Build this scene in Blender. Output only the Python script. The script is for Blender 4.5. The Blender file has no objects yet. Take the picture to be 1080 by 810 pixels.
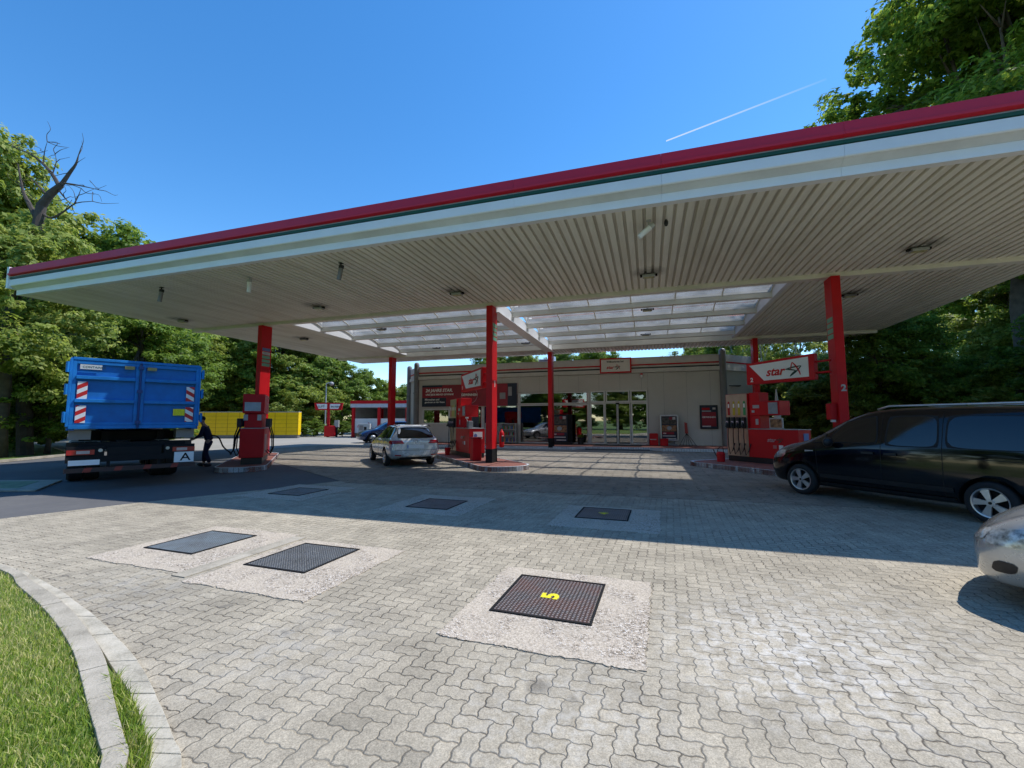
import bpy, bmesh, math, random
import numpy as np
from mathutils import Vector, Matrix, Euler
from mathutils.bvhtree import BVHTree
R=math.radians
random.seed(7)
sc=bpy.context.scene
col=sc.collection
# ------------------------------------------------------------------ helpers
def tag(o,label=None,cat=None,group=None,kind=None):
    if label: o['label']=label
    if cat: o['category']=cat
    if group: o['group']=group
    if kind: o['kind']=kind
    return o
def empty(name,loc=(0,0,0),rz=0,label=None,cat=None,group=None,parent=None):
    o=bpy.data.objects.new(name,None); col.objects.link(o)
    o.location=loc; o.rotation_euler=(0,0,rz); o.empty_display_size=.2
    if parent: o.parent=parent
    return tag(o,label,cat,group)
def kids(o): return list(o.children)
def copy_tree(o,parent=None,loc=None,rz=None,label=None,scale=None):
    c=o.copy(); col.objects.link(c)
    if parent is not None: c.parent=parent
    for ch in kids(o): copy_tree(ch,c)
    if loc is not None: c.location=loc
    if rz is not None: c.rotation_euler=(0,0,rz)
    if scale is not None: c.scale=scale
    if label: c['label']=label
    return c
class MB:
    def __init__(s): s.v=[];s.f=[];s.m=[];s.M=Matrix.Identity(4)
    def add(s,vs,fs,mi=0):
        b=len(s.v)
        s.v+= [s.M@Vector(p) for p in vs]
        for f in fs: s.f.append([b+i for i in f]); s.m.append(mi)
        return s
    def box(s,x0,x1,y0,y1,z0,z1,mi=0):
        if x0>x1:x0,x1=x1,x0
        if y0>y1:y0,y1=y1,y0
        if z0>z1:z0,z1=z1,z0
        return s.add([(x0,y0,z0),(x1,y0,z0),(x1,y1,z0),(x0,y1,z0),(x0,y0,z1),(x1,y0,z1),(x1,y1,z1),(x0,y1,z1)],
            [(0,3,2,1),(4,5,6,7),(0,1,5,4),(1,2,6,5),(2,3,7,6),(3,0,4,7)],mi)
    def prism(s,poly,axis,a,b,mi=0):
        # poly 2D; axis 'x': poly=(y,z); 'y': poly=(x,z); 'z': poly=(x,y)
        def P(p,h): return {'x':(h,p[0],p[1]),'y':(p[0],h,p[1]),'z':(p[0],p[1],h)}[axis]
        n=len(poly)
        vs=[P(p,a) for p in poly]+[P(p,b) for p in poly]
        fs=[tuple(range(n)),tuple(range(2*n-1,n-1,-1))]+[(i,i+n,(i+1)%n+n,(i+1)%n) for i in range(n)]
        return s.add(vs,fs,mi)
    def cyl(s,p0,p1,r0,r1=None,n=12,mi=0,caps=True):
        r1=r0 if r1 is None else r1
        p0,p1=Vector(p0),Vector(p1); d=(p1-p0).normalized()
        u=d.cross(Vector((0,0,1)) if abs(d.z)<.9 else Vector((1,0,0))).normalized(); w=d.cross(u)
        vs=[];fs=[]
        for p,r in((p0,r0),(p1,r1)):
            for i in range(n):
                a=2*math.pi*i/n; vs.append(p+(u*math.cos(a)+w*math.sin(a))*r)
        for i in range(n): fs.append((i,(i+1)%n,(i+1)%n+n,i+n))
        if caps: fs+= [tuple(range(n-1,-1,-1)),tuple(range(n,2*n))]
        return s.add(vs,fs,mi)
    def tube(s,pts,r,n=8,mi=0):
        pts=[Vector(p) for p in pts]
        rs=r if isinstance(r,(list,tuple)) else [r]*len(pts)
        u=None;rings=[]
        for i,p in enumerate(pts):
            d=(pts[min(i+1,len(pts)-1)]-pts[max(i-1,0)]).normalized()
            if u is None: u=d.cross(Vector((0,0,1)) if abs(d.z)<.9 else Vector((1,0,0))).normalized()
            u=(u-d*u.dot(d)).normalized(); w=d.cross(u)
            rings.append([p+(u*math.cos(2*math.pi*k/n)+w*math.sin(2*math.pi*k/n))*rs[i] for k in range(n)])
        vs=[q for g in rings for q in g];fs=[]
        for i in range(len(rings)-1):
            for k in range(n): fs.append((i*n+k,i*n+(k+1)%n,(i+1)*n+(k+1)%n,(i+1)*n+k))
        fs+= [tuple(range(n-1,-1,-1)),tuple((len(rings)-1)*n+k for k in range(n))]
        return s.add(vs,fs,mi)
    def lathe(s,prof,n=24,axis='z',c=(0,0,0),mi=0,close=False):
        vs=[];fs=[];m=len(prof)
        for i in range(n):
            a=2*math.pi*i/n
            for r,h in prof:
                x,y=r*math.cos(a),r*math.sin(a)
                p={'z':(x,y,h),'y':(x,h,y),'x':(h,x,y)}[axis]
                vs.append((p[0]+c[0],p[1]+c[1],p[2]+c[2]))
        for i in range(n):
            j=(i+1)%n
            for k in range(m-1 if not close else m):
                k2=(k+1)%m
                fs.append((i*m+k,j*m+k,j*m+k2,i*m+k2))
        return s.add(vs,fs,mi)
    def sphere(s,c,rx,ry=None,rz=None,n=12,mi=0):
        ry=ry or rx; rz=rz or rx
        m=n//2+1;vs=[];fs=[]
        for j in range(m):
            t=math.pi*j/(m-1)
            for i in range(n):
                a=2*math.pi*i/n
                vs.append((c[0]+rx*math.sin(t)*math.cos(a),c[1]+ry*math.sin(t)*math.sin(a),c[2]+rz*math.cos(t)))
        for j in range(m-1):
            for i in range(n): fs.append((j*n+i,(j+1)*n+i,(j+1)*n+(i+1)%n,j*n+(i+1)%n))
        return s.add(vs,fs,mi)
    def build(s,name,mats,parent=None,bevel=0,smooth=False,loc=None,rot=None):
        me=bpy.data.meshes.new(name); me.from_pydata([tuple(v) for v in s.v],[],s.f)
        if not isinstance(mats,(list,tuple)): mats=[mats]
        for m in mats: me.materials.append(m)
        me.polygons.foreach_set('material_index',s.m)
        bm=bmesh.new(); bm.from_mesh(me); bmesh.ops.remove_doubles(bm,verts=bm.verts,dist=1e-6)
        bmesh.ops.recalc_face_normals(bm,faces=bm.faces); bm.to_mesh(me); bm.free()
        if smooth: me.shade_smooth() if hasattr(me,'shade_smooth') else None
        o=bpy.data.objects.new(name,me); col.objects.link(o)
        if parent: o.parent=parent
        if loc: o.location=loc
        if rot: o.rotation_euler=rot
        if bevel:
            b=o.modifiers.new('b','BEVEL'); b.width=bevel; b.segments=2; b.limit_method='ANGLE'
        return o
def rawmesh(name,V,F,mats,parent=None,smooth=False):
    me=bpy.data.meshes.new(name)
    V=np.asarray(V,dtype=np.float32);F=np.asarray(F,dtype=np.int32)
    me.vertices.add(len(V)); me.vertices.foreach_set('co',V.ravel())
    k=F.shape[1]
    me.loops.add(F.size); me.loops.foreach_set('vertex_index',F.ravel())
    me.polygons.add(len(F)); me.polygons.foreach_set('loop_start',np.arange(0,F.size,k,dtype=np.int32))
    me.update(calc_edges=True)
    for m in (mats if isinstance(mats,list) else [mats]): me.materials.append(m)
    if smooth: me.shade_smooth()
    return me
def bake(o):
    """replace an object's mesh by its evaluated mesh"""
    dg=bpy.context.evaluated_depsgraph_get(); dg.update()
    me=bpy.data.meshes.new_from_object(o.evaluated_get(dg))
    o.modifiers.clear(); o.data=me
    return o
def text(s,h,m,parent,loc,rot,name='lettering',bold=0,shear=0,ext=.004,align='LEFT',wscale=1,spacing=1):
    cu=bpy.data.curves.new(name,'FONT'); cu.body=s; cu.size=h/.72; cu.extrude=ext; cu.offset=bold; cu.shear=shear
    cu.align_x=align; cu.space_character=spacing; cu.resolution_u=3
    o=bpy.data.objects.new(name,cu); col.objects.link(o)
    dg=bpy.context.evaluated_depsgraph_get(); dg.update()
    me=bpy.data.meshes.new_from_object(o.evaluated_get(dg))
    col.objects.unlink(o); bpy.data.objects.remove(o)
    me.materials.clear(); me.materials.append(m)
    o=bpy.data.objects.new(name,me); col.objects.link(o); o.parent=parent; o.location=loc; o.rotation_euler=rot
    o.scale=(wscale,1,1)
    return o
# ------------------------------------------------------------------ materials
def nodes(m):
    m.use_nodes=True; nt=m.node_tree; nt.nodes.clear()
    return nt
def N(nt,t,**k):
    n=nt.nodes.new(t)
    for a,b in k.items(): setattr(n,a,b)
    return n
def mth(nt,op,a,b=None,c=None,clamp=False):
    n=nt.nodes.new('ShaderNodeMath'); n.operation=op; n.use_clamp=clamp
    for i,x in enumerate((a,b,c)):
        if x is None: continue
        if isinstance(x,(int,float)): n.inputs[i].default_value=x
        else: nt.links.new(x,n.inputs[i])
    return n.outputs[0]
def mixc(nt,f,a,b,blend='MIX'):
    n=nt.nodes.new('ShaderNodeMix'); n.data_type='RGBA'; n.blend_type=blend
    def s(sock,x):
        if isinstance(x,(int,float)): sock.default_value=x
        elif isinstance(x,(tuple,list)): sock.default_value=(*x[:3],1)
        else: nt.links.new(x,sock)
    s(n.inputs[0],f); s(n.inputs[6],a); s(n.inputs[7],b)
    return n.outputs[2]
def noise(nt,vec,scale,detail=4,rough=.55):
    n=nt.nodes.new('ShaderNodeTexNoise'); n.inputs['Scale'].default_value=scale; n.inputs['Detail'].default_value=detail
    n.inputs['Roughness'].default_value=rough
    if vec is not None: nt.links.new(vec,n.inputs['Vector'])
    return n.outputs[0]
def ramp(nt,fac,stops):
    n=nt.nodes.new('ShaderNodeValToRGB'); e=n.color_ramp.elements
    while len(e)<len(stops): e.new(.5)
    for el,(p,c) in zip(e,stops): el.position=p; el.color=(*c,1) if len(c)==3 else c
    nt.links.new(fac,n.inputs[0]); return n.outputs[0]
def mapr(nt,v,a,b,c=0,d=1):
    n=nt.nodes.new('ShaderNodeMapRange'); n.clamp=True
    for i,x in enumerate((a,b,c,d)): n.inputs[i+1].default_value=x
    nt.links.new(v,n.inputs[0]); return n.outputs[0]
MATS={}
def M(name,c,rough=.5,metal=0,var=.12,vs=3,bump=0,bs=60,coat=0,emit=0,spec=.5):
    if name in MATS: return MATS[name]
    m=bpy.data.materials.new(name); nt=nodes(m)
    o=N(nt,'ShaderNodeOutputMaterial'); p=N(nt,'ShaderNodeBsdfPrincipled'); nt.links.new(p.outputs[0],o.inputs[0])
    tc=N(nt,'ShaderNodeTexCoord').outputs['Object']
    n=noise(nt,tc,vs,6,.6)
    f=mapr(nt,n,.3,.7,1-var,1+var)
    cc=mixc(nt,1,c,(1,1,1),'MULTIPLY')
    n2=nt.nodes.new('ShaderNodeVectorMath'); n2.operation='SCALE'; nt.links.new(cc,n2.inputs[0]); nt.links.new(f,n2.inputs['Scale'])
    nt.links.new(n2.outputs[0],p.inputs['Base Color'])
    nt.links.new(mapr(nt,n,.3,.7,max(0,rough-.06),min(1,rough+.08)),p.inputs['Roughness'])
    p.inputs['Metallic'].default_value=metal; p.inputs['Coat Weight'].default_value=coat; p.inputs['Coat Roughness'].default_value=.03
    p.inputs['Specular IOR Level'].default_value=spec
    if emit:
        p.inputs['Emission Color'].default_value=(*c,1); p.inputs['Emission Strength'].default_value=emit
    if bump:
        b=N(nt,'ShaderNodeBump'); b.inputs['Strength'].default_value=bump; b.inputs['Distance'].default_value=.01
        nt.links.new(noise(nt,tc,bs,3),b.inputs['Height']); nt.links.new(b.outputs[0],p.inputs['Normal'])
    MATS[name]=m; return m
red=M('red_paint',(.60,.008,.014),.5,coat=.04,spec=.3,var=.1,vs=1.5)
redband=M('red_band_paint',(.62,.010,.035),.5,var=.08,vs=.6)
green=M('green_paint',(.006,.075,.04),.5)
white=M('white_paint',(.84,.85,.86),.45,var=.06,vs=1)
cream=M('cream_metal',(.66,.68,.71),.55,var=.12,vs=1.2)
whitebeam=M('white_beam',(.82,.79,.70),.55,var=.1,vs=1)
black=M('black_plastic',(.015,.015,.017),.45)
dark=M('dark_metal',(.014,.014,.015),.75,spec=.2)
gray=M('grey_metal',(.22,.22,.23),.45,metal=.2)
lgray=M('light_grey_metal',(.45,.46,.47),.4,metal=.3)
alu=M('aluminium',(.6,.6,.62),.32,metal=.8)
steel=M('brushed_steel',(.48,.42,.33),.35,metal=.7)
rubber=M('rubber',(.018,.018,.019),.8,var=.25,vs=20)
plate=M('number_plate_white',(.85,.85,.85),.5,var=.02)
blue=M('container_blue',(.008,.145,.46),.5,var=.25,vs=1.6,spec=.3)
blueedge=M('container_blue_edge',(.01,.18,.52),.5,var=.25,vs=3,spec=.3)
navy=M('navy_cloth',(.012,.017,.05),.85,var=.25,vs=8)
skin=M('skin',(.45,.26,.18),.6)
yellow=M('locker_yellow',(.90,.60,.0),.45,var=.06)
yline=M('locker_gap',(.5,.28,.0),.6)
yellowpaint=M('yellow_marking',(.75,.68,.02),.7,var=.2,vs=30)
signwhite=M('sign_white',(.88,.86,.82),.35,var=.03)
signred=M('sign_red_letters',(.62,.012,.014),.4,var=.03)
signgreen=M('sign_green_letters',(.008,.05,.035),.4,var=.03)
navyposter=M('banner_navy',(.012,.018,.045),.4)
poster_red=M('banner_red',(.33,.012,.03),.4,var=.3,vs=1.2)
greenlabel=M('label_green',(.18,.42,.30),.5)
bluelabel=M('label_blue',(.12,.2,.45),.5)
tileW=M('kerb_white',(.62,.64,.66),.55,var=.15,vs=6)
joint=M('joint_dark',(.12,.12,.12),.8)
def glassmat(name,tint,gl=.12,rough=.02,diff=0,transmit=.8):
    m=bpy.data.materials.new(name); nt=nodes(m); o=N(nt,'ShaderNodeOutputMaterial')
    tr=N(nt,'ShaderNodeBsdfTransparent'); tr.inputs[0].default_value=(*[t*transmit for t in tint],1)
    g=N(nt,'ShaderNodeBsdfGlossy'); g.inputs['Roughness'].default_value=rough
    fr=N(nt,'ShaderNodeFresnel'); fr.inputs[0].default_value=1.5
    f=mth(nt,'ADD',fr.outputs[0],gl-.04,clamp=True)
    mx=N(nt,'ShaderNodeMixShader'); nt.links.new(f,mx.inputs[0]); nt.links.new(tr.outputs[0],mx.inputs[1]); nt.links.new(g.outputs[0],mx.inputs[2])
    out=mx.outputs[0]
    if diff:
        tc=N(nt,'ShaderNodeTexCoord').outputs['Object']
        d=N(nt,'ShaderNodeBsdfTranslucent'); d.inputs[0].default_value=(.9,.9,.88,1)
        m2=N(nt,'ShaderNodeMixShader'); nt.links.new(mapr(nt,noise(nt,tc,1.3,6,.65),.3,.75,diff*.5,diff*1.6),m2.inputs[0]); nt.links.new(out,m2.inputs[1]); nt.links.new(d.outputs[0],m2.inputs[2]); out=m2.outputs[0]
    nt.links.new(out,o.inputs[0]); return m
glass=glassmat('window_glass',(.55,.6,.62),.22)
glass2=glassmat('door_glass',(.4,.45,.45),.36)
skyglass=glassmat('skylight_glass',(.95,.97,1),.05,.1,diff=.12,transmit=.97)
carglass=M('car_glass',(.006,.008,.01),.03,var=0,spec=.8)
def striped(name,ca,cb,per,duty,ang,rough=.5,axes=('Y','Z')):
    m=bpy.data.materials.new(name); nt=nodes(m); o=N(nt,'ShaderNodeOutputMaterial'); p=N(nt,'ShaderNodeBsdfPrincipled'); nt.links.new(p.outputs[0],o.inputs[0])
    s=N(nt,'ShaderNodeSeparateXYZ'); nt.links.new(N(nt,'ShaderNodeTexCoord').outputs['Object'],s.inputs[0])
    a=mth(nt,'ADD',mth(nt,'MULTIPLY',s.outputs[axes[0]],math.cos(ang)),mth(nt,'MULTIPLY',s.outputs[axes[1]],math.sin(ang)))
    f=mth(nt,'LESS_THAN',mth(nt,'FLOORED_MODULO',a,per),per*duty)
    nt.links.new(mixc(nt,f,ca,cb),p.inputs['Base Color']); p.inputs['Roughness'].default_value=rough
    return m
warnL=striped('warning_stripes_left',(.75,.75,.75),(.55,.01,.01),.17,.5,R(58))
warnR=striped('warning_stripes_right',(.75,.75,.75),(.55,.01,.01),.17,.5,R(-58))
bumperstripe=striped('bumper_stripes',(.25,.03,.02),(.04,.02,.02),.5,.75,R(20))
# --- paving
def paver(name,unit,rot,amp,jw,base,jcol,stain=True,jdark=1.0):
    m=bpy.data.materials.new(name); nt=nodes(m); L=nt.links
    o=N(nt,'ShaderNodeOutputMaterial'); p=N(nt,'ShaderNodeBsdfPrincipled'); L.new(p.outputs[0],o.inputs[0])
    tc=N(nt,'ShaderNodeTexCoord').outputs['Object']
    mp=N(nt,'ShaderNodeMapping'); mp.vector_type='POINT'; mp.inputs['Rotation'].default_value=(0,0,rot); mp.inputs['Scale'].default_value=(1/unit,)*3
    L.new(tc,mp.inputs[0]); 
    sp=N(nt,'ShaderNodeSeparateXYZ'); L.new(mp.outputs[0],sp.inputs[0]); x0,y0=sp.outputs[0],sp.outputs[1]
    def trap(v,ph):   # trapezoid wave, period 1 (unit)
        t=mth(nt,'PINGPONG',mth(nt,'ADD',v,ph),.5)   # 0..0.5
        t=mth(nt,'MULTIPLY',mth(nt,'SUBTRACT',t,.25),4.0)
        return mth(nt,'MAXIMUM',mth(nt,'MINIMUM',mth(nt,'MULTIPLY',t,2.2),1),-1)
    wob=noise(nt,tc,3,2)
    x=mth(nt,'ADD',x0,mth(nt,'MULTIPLY',trap(y0,.0),amp)); y=mth(nt,'ADD',y0,mth(nt,'MULTIPLY',trap(x0,.25),amp))
    x=mth(nt,'ADD',x,mth(nt,'MULTIPLY',wob,.12)); y=mth(nt,'ADD',y,mth(nt,'MULTIPLY',noise(nt,tc,2.3,2),.12))
    i=mth(nt,'FLOOR',x); j=mth(nt,'FLOOR',y); fx=mth(nt,'FRACT',x); fy=mth(nt,'FRACT',y)
    k=mth(nt,'FLOORED_MODULO',mth(nt,'ADD',mth(nt,'SUBTRACT',i,j),.5),4); k=mth(nt,'FLOOR',k)
    def eq(v): return mth(nt,'COMPARE',k,v,.1)
    e0,e1,e2,e3=eq(0),eq(1),eq(2),eq(3)
    dL=mth(nt,'ADD',fx,mth(nt,'MULTIPLY',e1,9)); dR=mth(nt,'ADD',mth(nt,'SUBTRACT',1,fx),mth(nt,'MULTIPLY',e0,9))
    dB=mth(nt,'ADD',fy,mth(nt,'MULTIPLY',e2,9)); dT=mth(nt,'ADD',mth(nt,'SUBTRACT',1,fy),mth(nt,'MULTIPLY',e3,9))
    d=mth(nt,'MINIMUM',mth(nt,'MINIMUM',dL,dR),mth(nt,'MINIMUM',dB,dT))
    # variable joint width
    jn=mapr(nt,noise(nt,tc,1.7,4),.35,.65,.55,1.5)
    dj=mth(nt,'DIVIDE',d,jn)
    jm=mapr(nt,dj,jw*.55,jw*1.5,0,1)
    cb=N(nt,'ShaderNodeCombineXYZ'); L.new(mth(nt,'SUBTRACT',i,e1),cb.inputs[0]); L.new(mth(nt,'SUBTRACT',j,e2),cb.inputs[1])
    wn=N(nt,'ShaderNodeTexWhiteNoise'); L.new(cb.outputs[0],wn.inputs[0])
    big=noise(nt,tc,.35,6,.6); mid=noise(nt,tc,2.2,6,.65); fine=noise(nt,tc,140,4,.7); sm=noise(nt,tc,16,5,.7)
    v=mth(nt,'MULTIPLY',mapr(nt,wn.outputs[0],0,1,.91,1.07),mapr(nt,big,.3,.7,.82,1.16))
    v=mth(nt,'MULTIPLY',v,mapr(nt,mid,.3,.7,.78,1.16)); v=mth(nt,'MULTIPLY',v,mth(nt,'SUBTRACT',1,mth(nt,'MULTIPLY',mth(nt,'GREATER_THAN',wn.outputs[0],.965),.22))); v=mth(nt,'MULTIPLY',v,mapr(nt,fine,.36,.64,.70,1.26)); v=mth(nt,'MULTIPLY',v,mapr(nt,noise(nt,tc,55,3,.7),.35,.65,.86,1.12)); v=mth(nt,'MULTIPLY',v,mapr(nt,sm,.25,.75,.88,1.1))
    vs=N(nt,'ShaderNodeVectorMath',operation='SCALE'); vs.inputs[0].default_value=base; L.new(v,vs.inputs['Scale'])
    c=vs.outputs[0]
    jc=mixc(nt,mapr(nt,noise(nt,tc,1.1,5,.65),.42,.62,0,.85),jcol,tuple(min(1,b*.95) for b in base))
    c=mixc(nt,jm,jc,c)
    if stain:
        # pale lime bloom and dark oil drops
        for (sx,sy,rad,colr,amt,sc2) in ((1.95,3.15,1.15,(.72,.70,.65),.95,9),(2.7,3.6,1.3,(.66,.64,.58),.6,7),(.3,2.55,.9,(.68,.66,.6),.45,11),(-3.6,4.4,1.2,(.42,.41,.38),.55,5),(-1.6,3.2,.9,(.46,.45,.42),.45,5)):
            vm=N(nt,'ShaderNodeVectorMath',operation='DISTANCE'); L.new(tc,vm.inputs[0]); vm.inputs[1].default_value=(sx,sy,0)
            msk=mth(nt,'MULTIPLY',mapr(nt,vm.outputs['Value'],0,rad,1,0),mapr(nt,noise(nt,tc,sc2,6,.7),.46,.66,0,1))
            c=mixc(nt,mth(nt,'MULTIPLY',msk,amt),c,colr)
        for (sx,sy,rad) in ((.16,2.78,.085),(.35,2.66,.045),(-.15,2.95,.035),(2.3,4.4,.05)):
            vm=N(nt,'ShaderNodeVectorMath',operation='DISTANCE'); L.new(tc,vm.inputs[0]); vm.inputs[1].default_value=(sx,sy,0)
            c=mixc(nt,mth(nt,'MULTIPLY',mapr(nt,mth(nt,'ADD',vm.outputs['Value'],mth(nt,'MULTIPLY',noise(nt,tc,25,3),.05)),rad*.7,rad*1.5,1,0),.5),c,(.06,.055,.05))
        spots=mapr(nt,noise(nt,tc,5,2,.4),.68,.76,0,.5); c=mixc(nt,spots,c,(.11,.10,.085)); c=mixc(nt,mapr(nt,noise(nt,tc,.55,5,.7),.56,.72,0,.35),c,(.20,.18,.145))
    L.new(c,p.inputs['Base Color']); p.inputs['Roughness'].default_value=.85
    b=N(nt,'ShaderNodeBump'); b.inputs['Strength'].default_value=.7; b.inputs['Distance'].default_value=.012
    tilt=mth(nt,'MULTIPLY',mth(nt,'ADD',wn.outputs[0],mth(nt,'MULTIPLY',fx,.3)),.35)
    h=mth(nt,'ADD',mth(nt,'ADD',mapr(nt,dj,0,jw*2.6,0,1),mth(nt,'MULTIPLY',fine,.22)),tilt)
    L.new(h,b.inputs['Height']); L.new(b.outputs[0],p.inputs['Normal'])
    return m
mpave=paver('paver_small',.104,R(20),.062,.030,(.415,.365,.275),(.11,.09,.066))
mpave2=paver('paver_large',.27,R(17.5),.10,.03,(.30,.26,.20),(.05,.045,.04),stain=False)
def ground_mat(name,stops,scale,bump=.4,bs=120,mid=6):
    m=bpy.data.materials.new(name); nt=nodes(m); L=nt.links
    o=N(nt,'ShaderNodeOutputMaterial'); p=N(nt,'ShaderNodeBsdfPrincipled'); L.new(p.outputs[0],o.inputs[0])
    tc=N(nt,'ShaderNodeTexCoord').outputs['Object']
    a=mth(nt,'ADD',mth(nt,'MULTIPLY',noise(nt,tc,scale,6,.65),.5),mth(nt,'MULTIPLY',noise(nt,tc,bs,3,.7),.3))
    a=mth(nt,'ADD',a,mth(nt,'MULTIPLY',noise(nt,tc,mid,5),.2))
    L.new(ramp(nt,a,stops),p.inputs['Base Color']); p.inputs['Roughness'].default_value=.9
    b=N(nt,'ShaderNodeBump'); b.inputs['Strength'].default_value=bump; b.inputs['Distance'].default_value=.01
    L.new(noise(nt,tc,bs,4,.7),b.inputs['Height']); L.new(b.outputs[0],p.inputs['Normal']); return m
masph=ground_mat('asphalt',[(.3,(.075,.075,.078)),(.5,(.11,.11,.112)),(.72,(.17,.165,.155))],.4)
mroad=ground_mat('pale_concrete_road',[(.3,(.25,.24,.21)),(.7,(.36,.34,.30))],.3,.3)  # concrete for the driveway, paler than the asphalt
mgrass=ground_mat('lawn_soil',[(.3,(.05,.09,.015)),(.5,(.12,.19,.03)),(.7,(.25,.27,.08))],.8,.8,60,5)
def padmat():
    m=bpy.data.materials.new('washed_concrete'); nt=nodes(m); L=nt.links
    o=N(nt,'ShaderNodeOutputMaterial'); p=N(nt,'ShaderNodeBsdfPrincipled'); L.new(p.outputs[0],o.inputs[0])
    tc=N(nt,'ShaderNodeTexCoord').outputs['Object']
    v=N(nt,'ShaderNodeTexVoronoi'); v.inputs['Scale'].default_value=75; L.new(tc,v.inputs['Vector'])
    sx=N(nt,'ShaderNodeSeparateXYZ'); L.new(v.outputs['Color'],sx.inputs[0])
    peb=ramp(nt,sx.outputs[0],[(.0,(.12,.095,.07)),(.2,(.30,.25,.19)),(.55,(.50,.425,.335)),(.85,(.63,.555,.46)),(1,(.78,.72,.63))])
    flat=ramp(nt,noise(nt,tc,60,4,.75),[(.33,(.24,.205,.155)),(.5,(.50,.43,.335)),(.68,(.64,.565,.465))])
    rough=mapr(nt,noise(nt,tc,2.0,6,.7),.42,.58,0,1)
    c=mixc(nt,rough,flat,peb)
    c=mixc(nt,mapr(nt,noise(nt,tc,1.3,5),.55,.75,0,.35),c,(.30,.27,.22))
    L.new(c,p.inputs['Base Color']); p.inputs['Roughness'].default_value=.9
    b=N(nt,'ShaderNodeBump'); b.inputs['Strength'].default_value=.9; b.inputs['Distance'].default_value=.012
    h=mth(nt,'ADD',mth(nt,'MULTIPLY',mth(nt,'SUBTRACT',1,v.outputs['Distance']),rough),mth(nt,'MULTIPLY',noise(nt,tc,30,4,.7),.5))
    L.new(h,b.inputs['Height']); L.new(b.outputs[0],p.inputs['Normal']); return m
mpad=padmat()
mkerb=ground_mat('kerb_concrete',[(.36,(.26,.235,.18)),(.5,(.47,.43,.34)),(.64,(.60,.55,.45))],1.5,.5,70)
mkerb2=ground_mat('kerb_concrete_grey',[(.36,(.22,.20,.155)),(.5,(.40,.36,.285)),(.64,(.54,.49,.40))],2.2,.6,70)
def brickmat(name,c1,c2,cm,scale,bw=.5,rh=.25,ms=.02,rough=.8):
    m=bpy.data.materials.new(name); nt=nodes(m); L=nt.links
    o=N(nt,'ShaderNodeOutputMaterial'); p=N(nt,'ShaderNodeBsdfPrincipled'); L.new(p.outputs[0],o.inputs[0])
    b=N(nt,'ShaderNodeTexBrick'); b.inputs['Scale'].default_value=scale; b.inputs['Color1'].default_value=(*c1,1); b.inputs['Color2'].default_value=(*c2,1); b.inputs['Mortar'].default_value=(*cm,1)
    b.inputs['Brick Width'].default_value=bw; b.inputs['Row Height'].default_value=rh; b.inputs['Mortar Size'].default_value=ms
    tc=N(nt,'ShaderNodeTexCoord').outputs['Object']; L.new(tc,b.inputs[0])
    c=mixc(nt,mapr(nt,noise(nt,tc,4,5),.4,.7,0,.5),b.outputs[0],tuple(x*.55 for x in c1))
    L.new(c,p.inputs['Base Color']); p.inputs['Roughness'].default_value=rough; return m
mtile=brickmat('red_brick_paving',(.36,.13,.09),(.30,.10,.07),(.12,.10,.09),5)
# steel tread plate
def treadmat(name,c,alt):
    m=bpy.data.materials.new(name); nt=nodes(m); L=nt.links
    o=N(nt,'ShaderNodeOutputMaterial'); p=N(nt,'ShaderNodeBsdfPrincipled'); L.new(p.outputs[0],o.inputs[0])
    tc=N(nt,'ShaderNodeTexCoord').outputs['Object']
    v=N(nt,'ShaderNodeTexVoronoi'); v.inputs['Scale'].default_value=30; v.inputs['Randomness'].default_value=.08; v.distance='CHEBYCHEV'; L.new(tc,v.inputs['Vector'])
    c1=mixc(nt,mapr(nt,noise(nt,tc,3,5,.65),.42,.62,0,1),c,alt)
    c2=mixc(nt,mapr(nt,v.outputs['Distance'],.20,.36,1,0),mixc(nt,.6,c1,(.015,.013,.013)),mixc(nt,.5,c1,(.42,.42,.42)))
    L.new(c2,p.inputs['Base Color']); p.inputs['Roughness'].default_value=.5; p.inputs['Metallic'].default_value=.35
    b=N(nt,'ShaderNodeBump'); b.inputs['Strength'].default_value=1; b.inputs['Distance'].default_value=.008; L.new(mapr(nt,v.outputs['Distance'],.15,.4,1,0),b.inputs['Height']); L.new(b.outputs[0],p.inputs['Normal'])
    return m
tread5=treadmat('tread_plate_rusty',(.16,.13,.12),(.24,.10,.07))
treadb=treadmat('tread_plate_bluish',(.24,.33,.38),(.15,.18,.20))
treadg=treadmat('tread_plate_grey',(.15,.17,.185),(.09,.10,.105))
def leafmat(name,stops,trans=.48):
    m=bpy.data.materials.new(name); nt=nodes(m); L=nt.links
    o=N(nt,'ShaderNodeOutputMaterial'); p=N(nt,'ShaderNodeBsdfPrincipled'); 
    g=N(nt,'ShaderNodeNewGeometry'); tc=N(nt,'ShaderNodeTexCoord').outputs['Object']
    a=mth(nt,'ADD',mth(nt,'MULTIPLY',g.outputs['Random Per Island'],.45),mth(nt,'MULTIPLY',noise(nt,tc,.55,3),.6))
    c=ramp(nt,a,stops); L.new(c,p.inputs['Base Color']); p.inputs['Roughness'].default_value=.55; p.inputs['Specular IOR Level'].default_value=.35
    t=N(nt,'ShaderNodeBsdfTranslucent'); h=N(nt,'ShaderNodeHueSaturation'); h.inputs['Value'].default_value=1.5; h.inputs['Hue'].default_value=.485; L.new(c,h.inputs['Color']); L.new(h.outputs[0],t.inputs[0])
    mx=N(nt,'ShaderNodeMixShader'); mx.inputs[0].default_value=trans; L.new(p.outputs[0],mx.inputs[1]); L.new(t.outputs[0],mx.inputs[2]); L.new(mx.outputs[0],o.inputs[0]); return m
leafA=leafmat('leaf_mid_green',[(.2,(.05,.10,.012)),(.5,(.14,.235,.028)),(.8,(.27,.37,.055))])
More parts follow.
